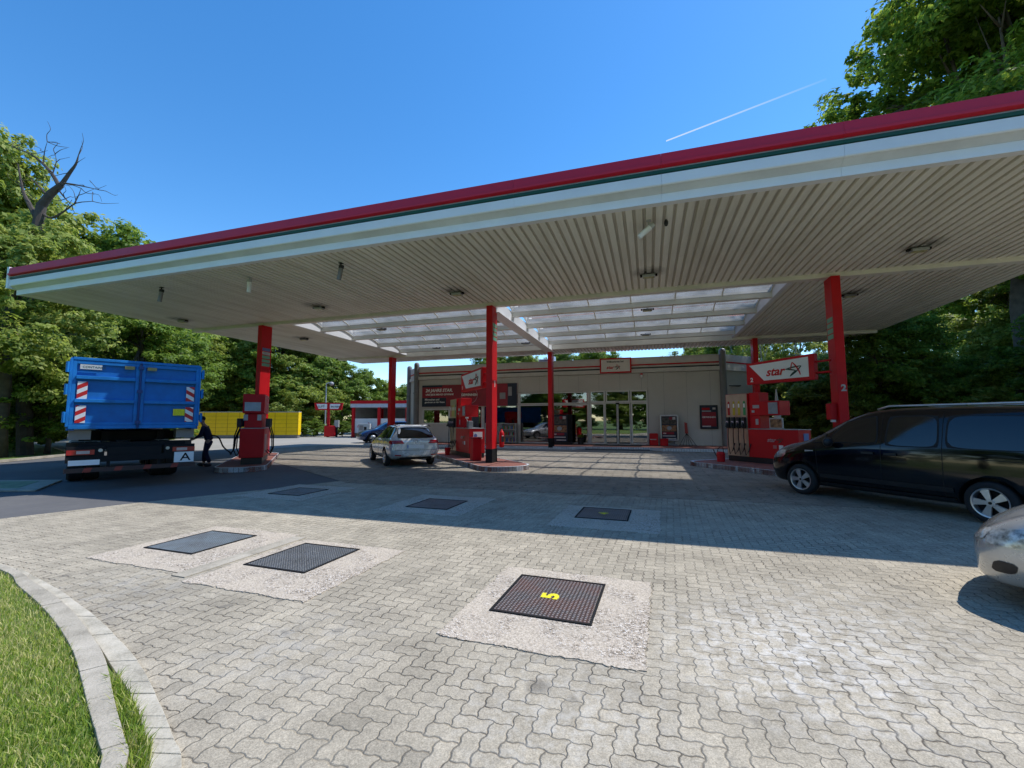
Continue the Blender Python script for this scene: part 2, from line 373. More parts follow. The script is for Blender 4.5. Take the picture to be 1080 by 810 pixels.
leafB=leafmat('leaf_yellow_green',[(.2,(.09,.15,.02)),(.5,(.23,.31,.05)),(.8,(.40,.44,.12))])
leafC=leafmat('leaf_deep_green',[(.2,(.045,.095,.010)),(.5,(.14,.235,.026)),(.8,(.30,.40,.05))],.55)
leafG=leafmat('grass_blade',[(.2,(.09,.17,.015)),(.40,(.19,.31,.03)),(.52,(.34,.42,.06)),(.68,(.62,.57,.26))],.3)
bark=M('bark',(.11,.085,.06),.9,var=.4,vs=4,bump=.8,bs=12)
birchbark=M('birch_bark',(.45,.44,.40),.8,var=.5,vs=5)
deadbark=M('dead_bark',(.075,.06,.05),.9,var=.35,vs=4,bump=.5,bs=12)

# ------------------------------------------------------------------ camera, sky, sun
cam=bpy.data.cameras.new('camera'); co=bpy.data.objects.new('camera',cam); col.objects.link(co); sc.camera=co
cam.sensor_width=36; cam.lens=36*458/1080; cam.clip_start=.05; cam.clip_end=60000
co.location=(0,0,1.6)
co.rotation_mode='XYZ'; co.matrix_world=Matrix.Translation((0,0,1.6))@Matrix.Rotation(R(90+4.85),4,'X')@Matrix.Rotation(R(-.1),4,'Z')
YAW=-R(17.458); OX,OY=-.731,15.501
def ST(s,t,z=0):
    c,n=math.cos(YAW),math.sin(YAW); return Vector((OX+s*c-t*n,OY+s*n+t*c,z))
sunl=Vector((2.85,1.95,5.85)); c_,n_=math.cos(YAW),math.sin(YAW)
sd=Vector((sunl.x*c_-sunl.y*n_,sunl.x*n_+sunl.y*c_,sunl.z)).normalized()
ELEV=math.asin(sd.z); AZ=math.atan2(sd.x,sd.y)  # from +Y clockwise
sun=bpy.data.lights.new('sun','SUN'); sun.energy=4.9; sun.angle=R(.53); sun.color=(1,.955,.90)
so=bpy.data.objects.new('sun',sun); col.objects.link(so); so.rotation_euler=sd.to_track_quat('Z','Y').to_euler()
w=bpy.data.worlds.new('World'); sc.world=w; w.use_nodes=True; nt=w.node_tree; nt.nodes.clear()
wo=N(nt,'ShaderNodeOutputWorld'); bg=N(nt,'ShaderNodeBackground'); sk=N(nt,'ShaderNodeTexSky'); sk.sky_type='NISHITA'; sk.sun_disc=False
sk.sun_elevation=ELEV; sk.sun_rotation=AZ; sk.air_density=1.0; sk.dust_density=.15; sk.ozone_density=2.0; sk.altitude=300
hs=N(nt,'ShaderNodeHueSaturation'); hs.inputs['Saturation'].default_value=1.32; hs.inputs['Value'].default_value=1.95; nt.links.new(sk.outputs[0],hs.inputs['Color'])
nt.links.new(hs.outputs[0],bg.inputs[0]); bg.inputs[1].default_value=.125; nt.links.new(bg.outputs[0],wo.inputs[0])
sc.view_settings.view_transform='Standard'; sc.view_settings.look='None'; sc.view_settings.exposure=0
sc.render.engine='CYCLES'; sc.cycles.max_bounces=8; sc.cycles.transparent_max_bounces=16
sc.cycles.caustics_reflective=False; sc.cycles.caustics_refractive=False
sc.cycles.sample_clamp_indirect=6

# ------------------------------------------------------------------ ground
def sheet(name,poly,z,m,kind='structure'):
    b=MB(); b.add([(p[0],p[1],z) for p in poly],[tuple(range(len(poly)))]); o=b.build(name,m)
    for f in o.data.polygons:
        if f.normal.z<0: f.flip()
    return tag(o,kind=kind)
sheet('ground',[(-4000,-4000),(4000,-4000),(4000,4000),(-4000,4000)],-.02,mgrass)
sheet('asphalt_road',[(-21,17.2),(-30,30),(-60,40),(-60,62),(-10,62),(30,50),(30,-14),(-6,-14),(-9,5)],-.012,masph)
sheet('driveway',[(-60,36),(-60,60),(-9,60),(-5.5,36),(-9.5,24),(-22,25)],-.008,mroad)
fore=[tuple(ST(*p)[:2]) for p in [(-1.6,-13)]]
sheet('forecourt_paving',[(-8.5,7.36),(-7.43,8.77),(-5.83,10.43),(-3.2,13.6),(-3.2,16),(14,16),(24,8),(24,-12),(-7,-12),(-7,4),(-8.5,5.6)],-.004,mpave)
P2=[ST(*p) for p in [(-2.2,-4.9),(22,-4.9),(22,9.6),(-16,9.6),(-16,3.5)]]
sheet('canopy_paving',[tuple(p[:2]) for p in P2],.0,mpave2)
# foreground kerbs and lawn
outer=[(-11,6.6),(-8,5.9),(-5.76,5.03),(-4.64,4.46),(-3.56,3.79),(-2.92,3.35),(-2.42,2.97),(-2.02,2.62),(-1.72,2.34),(-1.53,2.15),(-1.25,1.7),(-1.0,1.0),(-.9,0),(-.9,-3)]
mid=[(-10.9,6.40),(-7.9,5.72),(-5.59,4.88),(-4.60,4.33),(-3.73,3.79),(-3.06,3.30),(-2.63,2.95),(-2.24,2.58),(-1.94,2.30),(-1.76,2.12),(-1.52,1.66),(-1.26,.97),(-1.16,0),(-1.16,-3)]
inner=[(-10.85,6.27),(-7.8,5.59),(-5.48,4.75),(-4.65,4.235),(-3.82,3.70),(-3.155,3.22),(-2.73,2.87),(-2.325,2.515),(-2.02,2.25),(-1.84,2.07),(-1.61,1.63),(-1.36,.95),(-1.26,0),(-1.26,-3)]
def resample(P,n):
    P=[Vector((*p,0)) for p in P]; out=[]
    m=len(P)
    for i in range(n+1):
        u=i/n*(m-1); k=min(int(u),m-2); f=u-k
        p0,p1,p2,p3=P[max(k-1,0)],P[k],P[k+1],P[min(k+2,m-1)]
        out.append(.5*((2*p1)+(p2-p0)*f+(2*p0-5*p1+4*p2-p3)*f*f+(3*p1-p0-3*p2+p3)*f**3))
    return out
def kerbstones(name,A,B,n,z0,z1,m,gap=.12):
    a=resample(A,n*4); c=resample(B,n*4); b=MB(); rng=random.Random(3)
    for i in range(n):
        dz=rng.uniform(-.004,.004)
        for k in range(4):
            j=i*4+k
            g0=gap*.5*(k==0)*.25; g1=gap*.5*(k==3)*.25
            q=[a[j].lerp(a[j+1],g0),a[j].lerp(a[j+1],1-g1),c[j].lerp(c[j+1],1-g1),c[j].lerp(c[j+1],g0)]
            vs=[(p.x,p.y,z0) for p in q]+[(p.x,p.y,z1+dz) for p in q]
            fs=[(4,5,6,7),(0,1,5,4),(2,3,7,6)]
            if k==0: fs.append((3,0,4,7))
            if k==3: fs.append((1,2,6,5))
            b.add(vs,fs)
    return tag(b.build(name,m,bevel=.004),kind='structure')
# gap for weeds between strips close to camera
midO=[(p[0]+(.075 if i>=7 else (.03 if i==6 else 0.01))*(1 if i<11 else .6),p[1]+(.04 if i>=7 else 0.01)) for i,p in enumerate(mid)]
kerbstones('outer_kerb',outer,midO,40,-.06,.022,mkerb)
kerbstones('inner_kerb',mid,inner,17,-.06,.06,mkerb2,.08)
sheet('kerb_gap_soil',[tuple(p[:2]) for p in resample(midO,40)]+[tuple(p[:2]) for p in reversed(resample(mid,40))],.004,mgrass)
lawnpoly=[tuple(p[:2]) for p in resample(inner,60)]+[(-30,-3),(-30,9)]
sheet('front_lawn',lawnpoly,.03,mgrass)
def inpoly(P,poly):
    x,y=P[:,0],P[:,1]; c=np.zeros(len(P),bool); n=len(poly)
    for i in range(n):
        x0,y0=poly[i]; x1,y1=poly[i-1]
        cond=((y0>y)!=(y1>y))&(x<(x1-x0)*(y-y0)/((y1-y0)+1e-12)+x0); c^=cond
    return c
def blades(name,pts,z,h,wd,seed,mat_):
    r=np.random.default_rng(seed); n=len(pts); a=r.uniform(0,6.283,n); b=r.uniform(0,6.283,n); H=h*r.uniform(.45,1.25,n); lean=H*r.uniform(.1,.9,n); W=wd*r.uniform(.6,1.3,n)
    base=np.c_[pts,np.full(n,z)]; du=np.c_[np.cos(a),np.sin(a),0*a]*W[:,None]; ln=np.c_[np.cos(b),np.sin(b),0*b]
    mid_=base+ln*(lean*.35)[:,None]+np.c_[0*a,0*a,H*.6]; tip=base+ln*lean[:,None]+np.c_[0*a,0*a,H]
    V=np.empty((n,5,3)); V[:,0]=base-du; V[:,1]=base+du; V[:,2]=mid_+du*.8; V[:,3]=mid_-du*.8; V[:,4]=tip
    V=V.reshape(-1,3); k=np.arange(n)*5
    F=np.concatenate([np.c_[k,k+1,k+2],np.c_[k,k+2,k+3],np.c_[k+3,k+2,k+4]])
    me=rawmesh(name,V,F,mat_); o=bpy.data.objects.new(name,me); col.objects.link(o); return tag(o,kind='stuff')
rg=np.random.default_rng(5)
pts=np.c_[rg.uniform(-9,-1.5,420000),rg.uniform(.9,6.4,420000)]
dist=np.hypot(pts[:,0]+1.0,pts[:,1]-1.5); keep=rg.random(len(pts))<np.clip(3.4/(dist+.6)-.12,.08,1)
pts=pts[keep&inpoly(pts,lawnpoly)]
o=blades('lawn_grass',pts,.03,.045,.0026,1,leafG); tag(o,'short green lawn with yellowed patches inside the curved kerb','grass')
# weeds in kerb gap
ga=resample(mid,80); gb=resample(midO,80); W=[]
for i in range(39,66):
    for q in range(60 if i<58 else 40): W.append(tuple((ga[i].lerp(gb[i],random.random())+ (ga[i+1]-ga[i])*random.random())[:2]))
o=blades('kerb_weeds',np.array(W),.005,.075,.003,2,leafG); tag(o,'tufts of long grass growing in the gap between the two kerb strips','grass')
for i in range(1): pass
# far-left lawn and small pale patch with a dull green middle
sheet('left_lawn',[(-20.1,17.2),(-21,21),(-27,26),(-34,31),(-60,36),(-60,-5),(-30,9),(-15,8.5)],.03,mgrass)
lp=[ST(*p) for p in [(-19.4,-4.4),(-20.2,-1.2),(-28,4)]]
b=MB(); pts_=[(-14.5,7.4),(-20.2,17.1),(-21,21),(-27.2,26)]
for i in range(3):
    a,c=Vector((*pts_[i],0)),Vector((*pts_[i+1],0)); d=(c-a).normalized(); nrm=Vector((d.y,-d.x,0))*.12
    b.add([a,c,c+nrm,a+nrm,a+Vector((0,0,.1)),c+Vector((0,0,.1)),c+nrm+Vector((0,0,.1)),a+nrm+Vector((0,0,.1))],[(4,5,6,7),(0,1,5,4),(2,3,7,6),(0,3,7,4),(1,2,6,5)])
tag(b.build('far_kerb',mkerb2),kind='structure')
b=MB(); b.prism([(-14.2,11.9),(-12.2,11.95),(-11.0,10.2),(-14.2,10.0)],'z',-.004,.03); tag(b.build('pale_patch',mkerb2),kind='structure')
b=MB(); b.prism([(-14.1,11.6),(-12.5,11.65),(-11.7,10.45),(-14.1,10.3)],'z',.031,.036); tag(b.build('dull_green_patch',M('dull_green',(.22,.27,.16),.8,var=.3)),kind='structure')

# concrete pads, covers ------------------------------------------------------------
def rough_pad(name,c,w,d,yaw,h=.012,seed=1):
    rr=random.Random(seed); pts=[]
    for (x0,y0,x1,y1) in((-w/2,-d/2,w/2,-d/2),(w/2,-d/2,w/2,d/2),(w/2,d/2,-w/2,d/2),(-w/2,d/2,-w/2,-d/2)):
        for i in range(70):
            f=i/70; pts.append((x0+(x1-x0)*f+rr.gauss(0,.006)+.008*math.sin(f*23+seed),y0+(y1-y0)*f+rr.gauss(0,.006)+.010*math.sin(f*17+seed*2)))
    b=MB(); b.prism(pts,'z',-.01,h); o=b.build(name,mpad,loc=(*c,0),rot=(0,0,yaw)); return tag(o,kind='structure')
CY=-R(19)
rough_pad('concrete_pad',(.40,3.93),1.50,1.62,CY,.004,seed=1)
rough_pad('concrete_pad',(-2.32,5.02),1.55,1.62,CY,.004,seed=2)
rough_pad('concrete_pad',(-4.02,5.78),1.60,1.62,CY,.004,seed=3)
b=MB(); b.box(-.10,.10,-.80,.80,-.01,.007); tag(b.build('pad_strip',mkerb2,loc=(-3.20,5.40,0),rot=(0,0,CY)),kind='structure')
rough_pad('concrete_pad',(1.58,7.35),1.65,1.7,CY,.004,seed=4)
rough_pad('concrete_pad',(-1.42,8.55),1.7,1.75,CY,.004,seed=5)
rough_pad('concrete_pad',(-4.85,10.05),1.8,1.8,CY,.004,seed=6)
def cover(c,m,label,digit=None,w=.86,d=.90,z=.004):
    r=empty('manhole_cover',(c[0],c[1],z),CY,label,'manhole cover','square steel covers in the forecourt')
    b=MB(); b.box(-w/2,w/2,-d/2,-d/2+.022,0,.010);b.box(-w/2,w/2,d/2-.022,d/2,0,.010);b.box(-w/2,-w/2+.022,-d/2+.022,d/2-.022,0,.010);b.box(w/2-.022,w/2,-d/2+.022,d/2-.022,0,.010)
    b.build('frame',dark,r)
    b=MB(); b.box(-w/2+.028,w/2-.028,-d/2+.028,d/2-.028,0,.007); b.build('plate',m,r)
    b=MB(); b.lathe([(.17,.0075),(.18,.0095),(.19,.0075)],32); b.build('ring',m,r)
    if digit: text(digit,.15,yellowpaint,r,(.06,0,.0095),(0,0,R(92)),'painted_number',bold=.010,ext=.001,align='CENTER',wscale=1.25)
    return r
cover((.356,4.097),tread5,'rusty steel tank cover with yellow 5 in front of camera','5')
cover((-2.45,5.28),treadg,'grey steel tank cover in the right half of the left twin slab')
cover((-4.12,5.94),treadb,'bluish steel tank cover in the left half of the left twin slab')
cover((1.58,7.63),treadg,'shaded steel tank cover with small yellow mark near the canopy shadow edge','4',z=.004)
cover((-1.44,8.55),treadg,'shaded grey steel tank cover in the middle of the shadow',z=.004)
cover((-4.85,10.05),treadb,'shaded bluish steel tank cover nearest the truck and left pump',z=.004)

# ------------------------------------------------------------------ canopy
cp=empty('canopy',(OX,OY,0),YAW,'large petrol station canopy with red green and white fascia, skylight and red columns','canopy')
SL,SR,TF,TR,H=-14.8,15.8,-5.93,12.6,5.84
def soffit():
    b=MB(); p=.2
    def strip(s0,s1,t0,t1):
        vs=[];fs=[];s=s0;prof=[]
        while s<s1-.01:
            e=min(s+p,s1)
            for a,h in((0,0),(.125,0),(.14,.045),(.185,.045)):
                if s+a<=s1: prof.append((s+a,H+h))
            s=e
        prof.append((s1,H))
        n=len(prof)
        vs=[(a,t0,z) for a,z in prof]+[(a,t1,z) for a,z in prof]
        fs=[(i,i+1,i+1+n,i+n) for i in range(n-1)]
        b.add(vs,fs)
    strip(SL,SR,TF,-.12); strip(SL,-9.5,.12,9.8); strip(9.65,SR,.12,9.8); strip(SL,SR,9.98,TR)
    return b
b=soffit(); 
def soffmat():
    m=bpy.data.materials.new('corrugated_soffit'); nt=nodes(m); L=nt.links
    o=N(nt,'ShaderNodeOutputMaterial'); p=N(nt,'ShaderNodeBsdfPrincipled'); L.new(p.outputs[0],o.inputs[0])
    tc=N(nt,'ShaderNodeTexCoord').outputs['Object']; s=N(nt,'ShaderNodeSeparateXYZ'); L.new(tc,s.inputs[0])
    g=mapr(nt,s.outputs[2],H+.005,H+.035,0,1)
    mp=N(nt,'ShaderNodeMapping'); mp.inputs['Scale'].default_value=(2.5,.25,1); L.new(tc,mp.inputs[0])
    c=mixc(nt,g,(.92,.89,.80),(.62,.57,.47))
    c=mixc(nt,mapr(nt,noise(nt,mp.outputs[0],1,6,.65),.42,.66,0,.45),c,(.55,.50,.39))
    c=mixc(nt,mapr(nt,noise(nt,tc,.25,4),.45,.7,0,.25),c,(.5,.46,.37))
    # soot round each lamp
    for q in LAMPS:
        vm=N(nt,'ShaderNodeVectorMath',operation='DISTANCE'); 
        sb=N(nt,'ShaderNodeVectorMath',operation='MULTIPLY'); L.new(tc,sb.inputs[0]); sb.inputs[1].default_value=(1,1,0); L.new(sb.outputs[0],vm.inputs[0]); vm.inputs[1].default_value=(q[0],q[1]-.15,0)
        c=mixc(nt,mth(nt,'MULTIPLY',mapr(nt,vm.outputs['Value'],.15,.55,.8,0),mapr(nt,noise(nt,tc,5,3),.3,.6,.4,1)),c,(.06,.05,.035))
    L.new(c,p.inputs['Base Color']); p.inputs['Roughness'].default_value=.6; return m
LAMPS=[(-13.2,-1.6),(-6.25,-1.6),(-.6,-1.7),(5.45,-1.65),(11.8,-1.65),(-11.4,3.2),(11.9,2.5)]
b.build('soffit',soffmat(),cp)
# roof deck (opaque sheets above)
b=MB(); b.box(SL,SR,TF,-.1,6.1,6.2); b.box(SL,-9.5,-.1,9.95,6.1,6.2); b.box(9.65,SR,-.1,9.95,6.1,6.2); b.box(SL,SR,9.95,TR,6.1,6.2); b.build('roof_deck',gray,cp)
def panels(poly,mi_mat,name,s0=SL,s1=SR):
    b=MB(); s=s0
    edges=[s0]+[x for x in [-12.0+.93-.01+2.96*i-.98 for i in range(10)] if s0+.3<x<s1-.3]+[s1]
    for a,c in zip(edges,edges[1:]): b.prism(poly,'x',a+.002,c-.002)
    b.build(name,mi_mat,cp)
fx0=SL-.12
panels([(-5.95,5.83),(-5.95,6.00),(-5.80,6.00),(-5.80,5.83)],white,'lower_white_band',SL,SR)
panels([(-5.955,6.003),(-6.10,6.10),(-5.80,6.10),(-5.80,6.003)],cream,'cream_recess',SL,SR)
panels([(-6.105,6.09),(-6.12,6.11),(-6.12,6.305),(-5.85,6.305),(-5.85,6.09)],white,'upper_white_band',SL-.1,SR+.1)
panels([(-6.13,6.325),(-6.13,6.39),(-5.85,6.39),(-5.85,6.325)],green,'green_stripe',SL-.05,SR+.1)
panels([(-6.11,6.40),(-6.11,6.425),(-5.85,6.425),(-5.85,6.40)],lgray,'trim_strip',SL-.05,SR+.1)
panels([(-6.13,6.43),(-6.20,6.45),(-6.20,6.50),(-6.17,6.515),(-6.15,6.70),(-5.85,6.70),(-5.85,6.43)],redband,'red_band',SL-.02,SR+.1)
b=MB(); b.box(SL-.14,SL-.03,-6.16,-5.7,6.02,6.74); b.build('end_cap',white,cp)
# side and rear fascias
for (x0,x1) in((SL-.02,SL+.08),(SR-.08,SR+.12)):
    b=MB(); b.box(x0,x1,-5.75,TR,5.86,6.08); b.build('side_band',whitebeam,cp)
    b=MB(); b.box(x0-.02,x1+.02,-5.75,TR,6.085,6.42); b.build('side_band',white,cp)
    b=MB(); b.box(x0-.03,x1+.03,-5.8,TR,6.425,6.74); b.build('red_band',redband,cp)
b=MB(); b.box(SL,SR,TR,TR+.1,5.92,6.3); b.build('rear_band',white,cp); b=MB(); b.box(SL,SR,TR-.02,TR+.14,6.305,6.7); b.build('red_band',redband,cp)
# beams
b=MB(); b.box(SL+.1,SR-.1,-.13,.13,5.72,6.05); b.build('front_beam',whitebeam,cp,bevel=.01)
b=MB(); b.box(SL+.1,SR-.1,9.78,10.0,5.70,6.05); b.build('rear_beam',whitebeam,cp,bevel=.01)
b=MB(); b.box(-.12,.12,.13,9.78,5.55,6.05);b.box(-.24,.24,.13,9.78,5.54,5.56); b.build('centre_beam',white,cp)
for x in(-9.5,9.5):
    b=MB(); b.box(x,x+.14,.13,9.78,5.80,6.32); b.build('skylight_curb',white,cp)
PUR=[2.15,4.4,6.65,8.9]
for t in PUR:
    for a,c in((-9.36,-.12),(.12,9.5)):
        b=MB(); b.box(a,c,t-.05,t+.05,5.84,6.08); b.box(a,c,t-.11,t+.11,5.83,5.85); b.build('purlin',whitebeam,cp)
def arc(t0,t1,rise,z0,n=8):
    return [(t0+(t1-t0)*i/n, z0+rise*(1-(2*i/n-1)**2)) for i in range(n+1)]
rows=[(.14,PUR[0]-.05)]+[(PUR[i]+.05,PUR[i+1]-.05) for i in range(3)]+[(PUR[3]+.05,9.77)]
for (t0,t1) in rows:
    for (a,c,n) in((-9.36,-.12,6),(.12,9.5,6)):
        A=arc(t0,t1,.20 if t1-t0>1 else .06,6.02)
        b=MB(); vs=[(a,t,z) for t,z in A]+[(c,t,z) for t,z in A]; m_=len(A); b.add(vs,[(i,i+1,i+1+m_,i+m_) for i in range(m_-1)]); b.build('glazing',skyglass,cp)
        for i in range(n+1):
            s=a+(c-a)*i/n; s=min(max(s,a+.03),c-.03); MB().tube([(s,t,z-.005) for t,z in A],.026,6).build('glazing_bar',whitebeam,cp)
# columns
def column(s,t,stick):
    b=MB(); b.box(s-.115,s+.115,t-.26,t+.26,.62,5.72); c=b.build('column',red,cp,bevel=.008)
    b=MB(); b.box(s-.12,s+.12,t-.265,t+.265,.1,.62); b.build('column_base',dark,c)
    if stick:
        side,seq,z0=stick
        z=z0
        for m_ in seq:
            b=MB(); 
            if side>0: b.box(s+.117,s+.121,t-.2,t+.2,z-.13,z)
            elif side<0: b.box(s-.121,s-.117,t-.2,t+.2,z-.13,z)
            b.build('sticker',m_,c); z-=.165
        
    return c
cA=column(-10.5,0,(1,[bluelabel,lgray,greenlabel,greenlabel,greenlabel],4.75))
cB=column(0,0,(1,[greenlabel]*4,5.1))
cC=column(10.53,0,(-1,[greenlabel]*4,4.55))
for s in(-10.5,0,10.53): column(s,9.89,None)
text('1',.22,signwhite,cB,(.12,-.07,2.82),(R(90),0,R(90)),'painted_number',bold=.01)
text('2',.18,lgray,cC,(10.49,-.264,2.42),(R(90),0,0),'painted_number',bold=.01)
# lights in the soffit
spots=[(-13.2,-1.6,'small floodlight under the canopy soffit at its far left, above the truck'),(-6.25,-1.6,'small floodlight under the front soffit, right of the left front column'),
(-.6,-1.7,'small floodlight in soot ring just left of the middle front column top'),(5.45,-1.65,'small yellowish floodlight under the front soffit behind the white angled camera'),
(11.8,-1.65,'small floodlight under the front soffit, rightmost in the photo'),(-11.4,3.2,'small floodlight beside the top of the left front column, behind the beam'),
(-6.2,2.3,'floodlight below the left skylight half, nearest purlin'),(-6.2,7.7,'floodlight below the left skylight half, near its back edge'),
(-.55,2.4,'floodlight tucked right behind the top of the middle front column'),(-.9,7.8,'floodlight left of the centre beam near the rear column'),
(5.4,2.35,'floodlight below the right skylight half, nearest purlin'),(5.3,7.3,'floodlight below the right skylight half, near its back edge'),
(11.9,2.5,'floodlight on the solid soffit right of the skylight behind the right column')]
for s,t,l in spots:
    z=H if abs(s)>9.6 or t<0 else 5.83
    p=ST(s,t,z); r=empty('canopy_floodlight',p,YAW,l,'floodlight','floodlights under the canopy')
    b=MB(); b.box(-.17,.17,-.11,.11,-.10,-.03); b.build('housing',lgray if t<0 else gray,r,bevel=.01)
    b=MB(); b.box(-.14,.14,-.08,.08,-.108,-.101); b.build('lens',M('lamp_lens',(.52,.48,.25),.25),r)
    b=MB(); b.box(-.03,.03,-.03,.03,-.03,0.0); b.box(-.24,-.18,-.05,.05,-.07,-.02); b.box(.18,.24,-.05,.05,-.07,-.02); b.build('bracket',dark,r)
for s,t,whitec,ang,l in((-9.3,-5.05,False,10,'dark tube camera under the canopy edge, leftmost of the four'),(-5.8,-4.95,True,0,'white tube camera hanging straight down near the left canopy edge'),
   (-2.45,-5.1,False,12,'dark capped tube camera under the canopy edge left of the middle column'),(5.45,-5.2,True,52,'white tube camera angled down at the right, under the fascia')):
    p=ST(s,t,H); r=empty('security_camera',p,YAW,l,'security camera','cameras under the canopy front edge')
    a=R(ang); dx,dz=-math.sin(a),-math.cos(a)
    b=MB(); b.cyl((0,0,0),(0,0,-.16),.018,n=8); b.box(-.05,.05,-.05,.05,-.012,0); b.build('bracket',dark if not whitec else lgray,r)
    b=MB(); c0=Vector((-dx*.12,0,-.16-dz*.10+.0)); c1=Vector((dx*.26,0,-.16+dz*.30)); b.cyl(c0,c1,.058,n=14); b.build('housing',white if whitec else gray,r)
    b=MB(); b.cyl(c0,c0+(c1-c0)*.22,.066,n=14); b.build('cap',lgray if whitec else black,r)
    if ang>40:
        b=MB(); b.sphere((.35,0,-.1),.045,.045,.08,10); b.build('sensor',black,r)

# ------------------------------------------------------------------ star logo
def logo(parent,base,h,ex,ez,nrm,names=('star_word','star_emblem'),wordmat=None,w1=.55):
    """base: left end of the word, ex/ez: unit vectors, h: x-height scale; ex along reading direction"""
    ex,ez,nrm=Vector(ex),Vector(ez),Vector(nrm)
    rot=Matrix((ex,ez,nrm)).transposed().to_euler()
    text('star',h,wordmat or signred,parent,base,rot,'star_word',bold=h*.035,shear=.28,ext=.004,wscale=1.02)
    base=Vector(base); o=base+ex*(h*3.35)+ez*(h*.42)
    Rr=h*.80
    def pt(k,r=1): a=R(90+72*k+8); return (Rr*r*1.18*math.cos(a),Rr*r*math.sin(a))
    def ribbon(pl,wd,m,nm):
        b=MB(); L_=[];Rt=[]
        n=len(pl)
        for i,(x,y) in enumerate(pl):
            x0,y0=pl[max(i-1,0)];x1,y1=pl[min(i+1,n-1)]; dx,dy=x1-x0,y1-y0; q=math.hypot(dx,dy) or 1
            ww=wd*(.35+.65*math.sin(math.pi*(.08+.84*i/(n-1))))
            L_.append((x-dy/q*ww,y+dx/q*ww)); Rt.append((x+dy/q*ww,y-dx/q*ww))
        def P(p,k): return o+ex*p[0]+ez*p[1]+nrm*k
        vs=[P(p,.001) for p in L_]+[P(p,.001) for p in Rt]+[P(p,.007) for p in L_]+[P(p,.007) for p in Rt]
        fs=[]
        for i in range(n-1): fs+= [(2*n+i,2*n+i+1,3*n+i+1,3*n+i),(i,i+1,2*n+i+1,2*n+i),(n+i,n+i+1,3*n+i+1,3*n+i)]
        b.add(vs,fs); b.build(nm,m,parent)
    def sub(a,c,n=8,bow=0):
        out=[]
        for i in range(n+1):
            f=i/n; x=a[0]+(c[0]-a[0])*f; y=a[1]+(c[1]-a[1])*f; k=bow*4*f*(1-f); out.append((x-(c[1]-a[1])*k,y+(c[0]-a[0])*k))
        return out
    wd=h*.075
    ribbon(sub(pt(1),pt(4),8,.03),wd,signgreen,'star_emblem')
    ribbon(sub(pt(4),pt(2),8,.04),wd,signgreen,'star_emblem')
    ribbon(sub(pt(1),(pt(3)[0]*.35,pt(3)[1]*.2),8,.03),wd,signgreen,'star_emblem')
    ribbon(sub((pt(3)[0]*.35,pt(3)[1]*.2),pt(2),8,-.03),wd,signgreen,'star_emblem')
    ribbon(sub(pt(0,1.1),pt(3,1.1),10,.07),wd*1.1,signred,'star_emblem')
    ribbon(sub(pt(0,1.1),(pt(1)[0]*.35,pt(1)[1]*.1),8,-.04),wd*.8,signred,'star_emblem')

# ------------------------------------------------------------------ shop building
sh=empty('shop_building',(OX,OY,0),YAW,'grey panelled flat-roofed station shop with glazed front and red roof stripe','building')
wallm=M('grey_wall_panel',(.64,.62,.57),.6,var=.07,vs=.6)
colm=M('grey_round_column',(.22,.225,.23),.5)
parm=M('parapet_panel',(.70,.685,.64),.55,var=.08)
framem=M('window_frame',(.78,.77,.74),.45,var=.05)
T0=13.0; FB=.15
def wall(a,c,z0,z1,t0=T0,t1=T0+.22): 
    b=MB()
    s=a
    edges=[a]+[x for x in [-10.4+1.28*i for i in range(20)] if a+.1<x<c-.1]+[c]
    for p,q in zip(edges,edges[1:]): b.box(p+.004,q-.004,t0,t1,z0,z1)
    b.box(a+.002,c-.002,t0+.01,t1-.01,z0+.002,z1-.002,1)
    b.build('wall',[wallm,joint],sh)
wall(-10.4,-9.98,FB,4.5); wall(-9.98,-7.88,FB,1.38); wall(-9.98,-7.88,2.45,4.5); wall(-7.88,5.32,3.46,4.5); wall(5.32,9.45,FB,4.5)
b=MB(); b.box(-10.4,9.45,T0-.12,T0+.2,4.52,4.76); b.build('cornice',parm,sh,bevel=.01)
b=MB(); b.box(-10.4,9.45,T0-.03,T0+.2,4.765,4.85); b.build('black_stripe',M('stripe_dark',(.02,.035,.03),.5),sh)
b=MB(); b.box(-10.4,9.45,T0-.035,T0+.2,4.86,4.96); b.build('parapet_panel',parm,sh)
b=MB(); b.box(-10.4,9.45,T0-.06,T0+.2,4.965,5.04); b.build('red_stripe',red,sh)
b=MB(); b.box(-10.4,9.45,T0-.04,T0+.2,5.045,5.42); b.box(-10.4,9.45,T0-.07,T0+.25,5.425,5.46); b.build('parapet_panel',parm,sh)
# bevelled corners: angled walls + round columns
def angled(p0,p1):
    d=Vector((p1[0]-p0[0],p1[1]-p0[1],0)); L_=d.length; a=math.atan2(d.y,d.x)
    for z0,z1,o_,m_,nm in((FB,4.5,0,wallm,'wall'),(4.52,4.76,.1,parm,'cornice'),(4.765,4.96,.03,parm,'parapet_panel'),(4.965,5.04,.05,red,'red_stripe'),(5.045,5.46,.04,parm,'parapet_panel')):
        b=MB(); b.box(0,L_,-o_,.2,z0,z1); b.build(nm,m_,sh,loc=(p0[0],p0[1],0),rot=(0,0,a))
angled((-11.95,14.6),(-10.5,13.05)); angled((9.5,13.05),(11.6,15.1)); angled((-12,23),(-12,14.65)); angled((11.65,15.15),(11.65,23)); angled((11.6,23.1),(-12,23.1))
for (s,t) in((-10.47,12.95),(9.5,12.95),(-12.0,14.55),(11.65,15.1)):
    b=MB(); b.lathe([(0.001,.0),(.19,.0),(.19,5.62),(.16,5.72),(.08,5.78),(.001,5.79)],20,c=(s,t,0)); b.build('round_column',colm,sh,smooth=False)
b=MB(); b.prism([(-11.9,14.8),(-10.4,13.25),(9.4,13.25),(11.5,15.3),(11.5,22.9),(-11.9,22.9)],'z',5.2,5.26); b.build('roof',gray,sh)
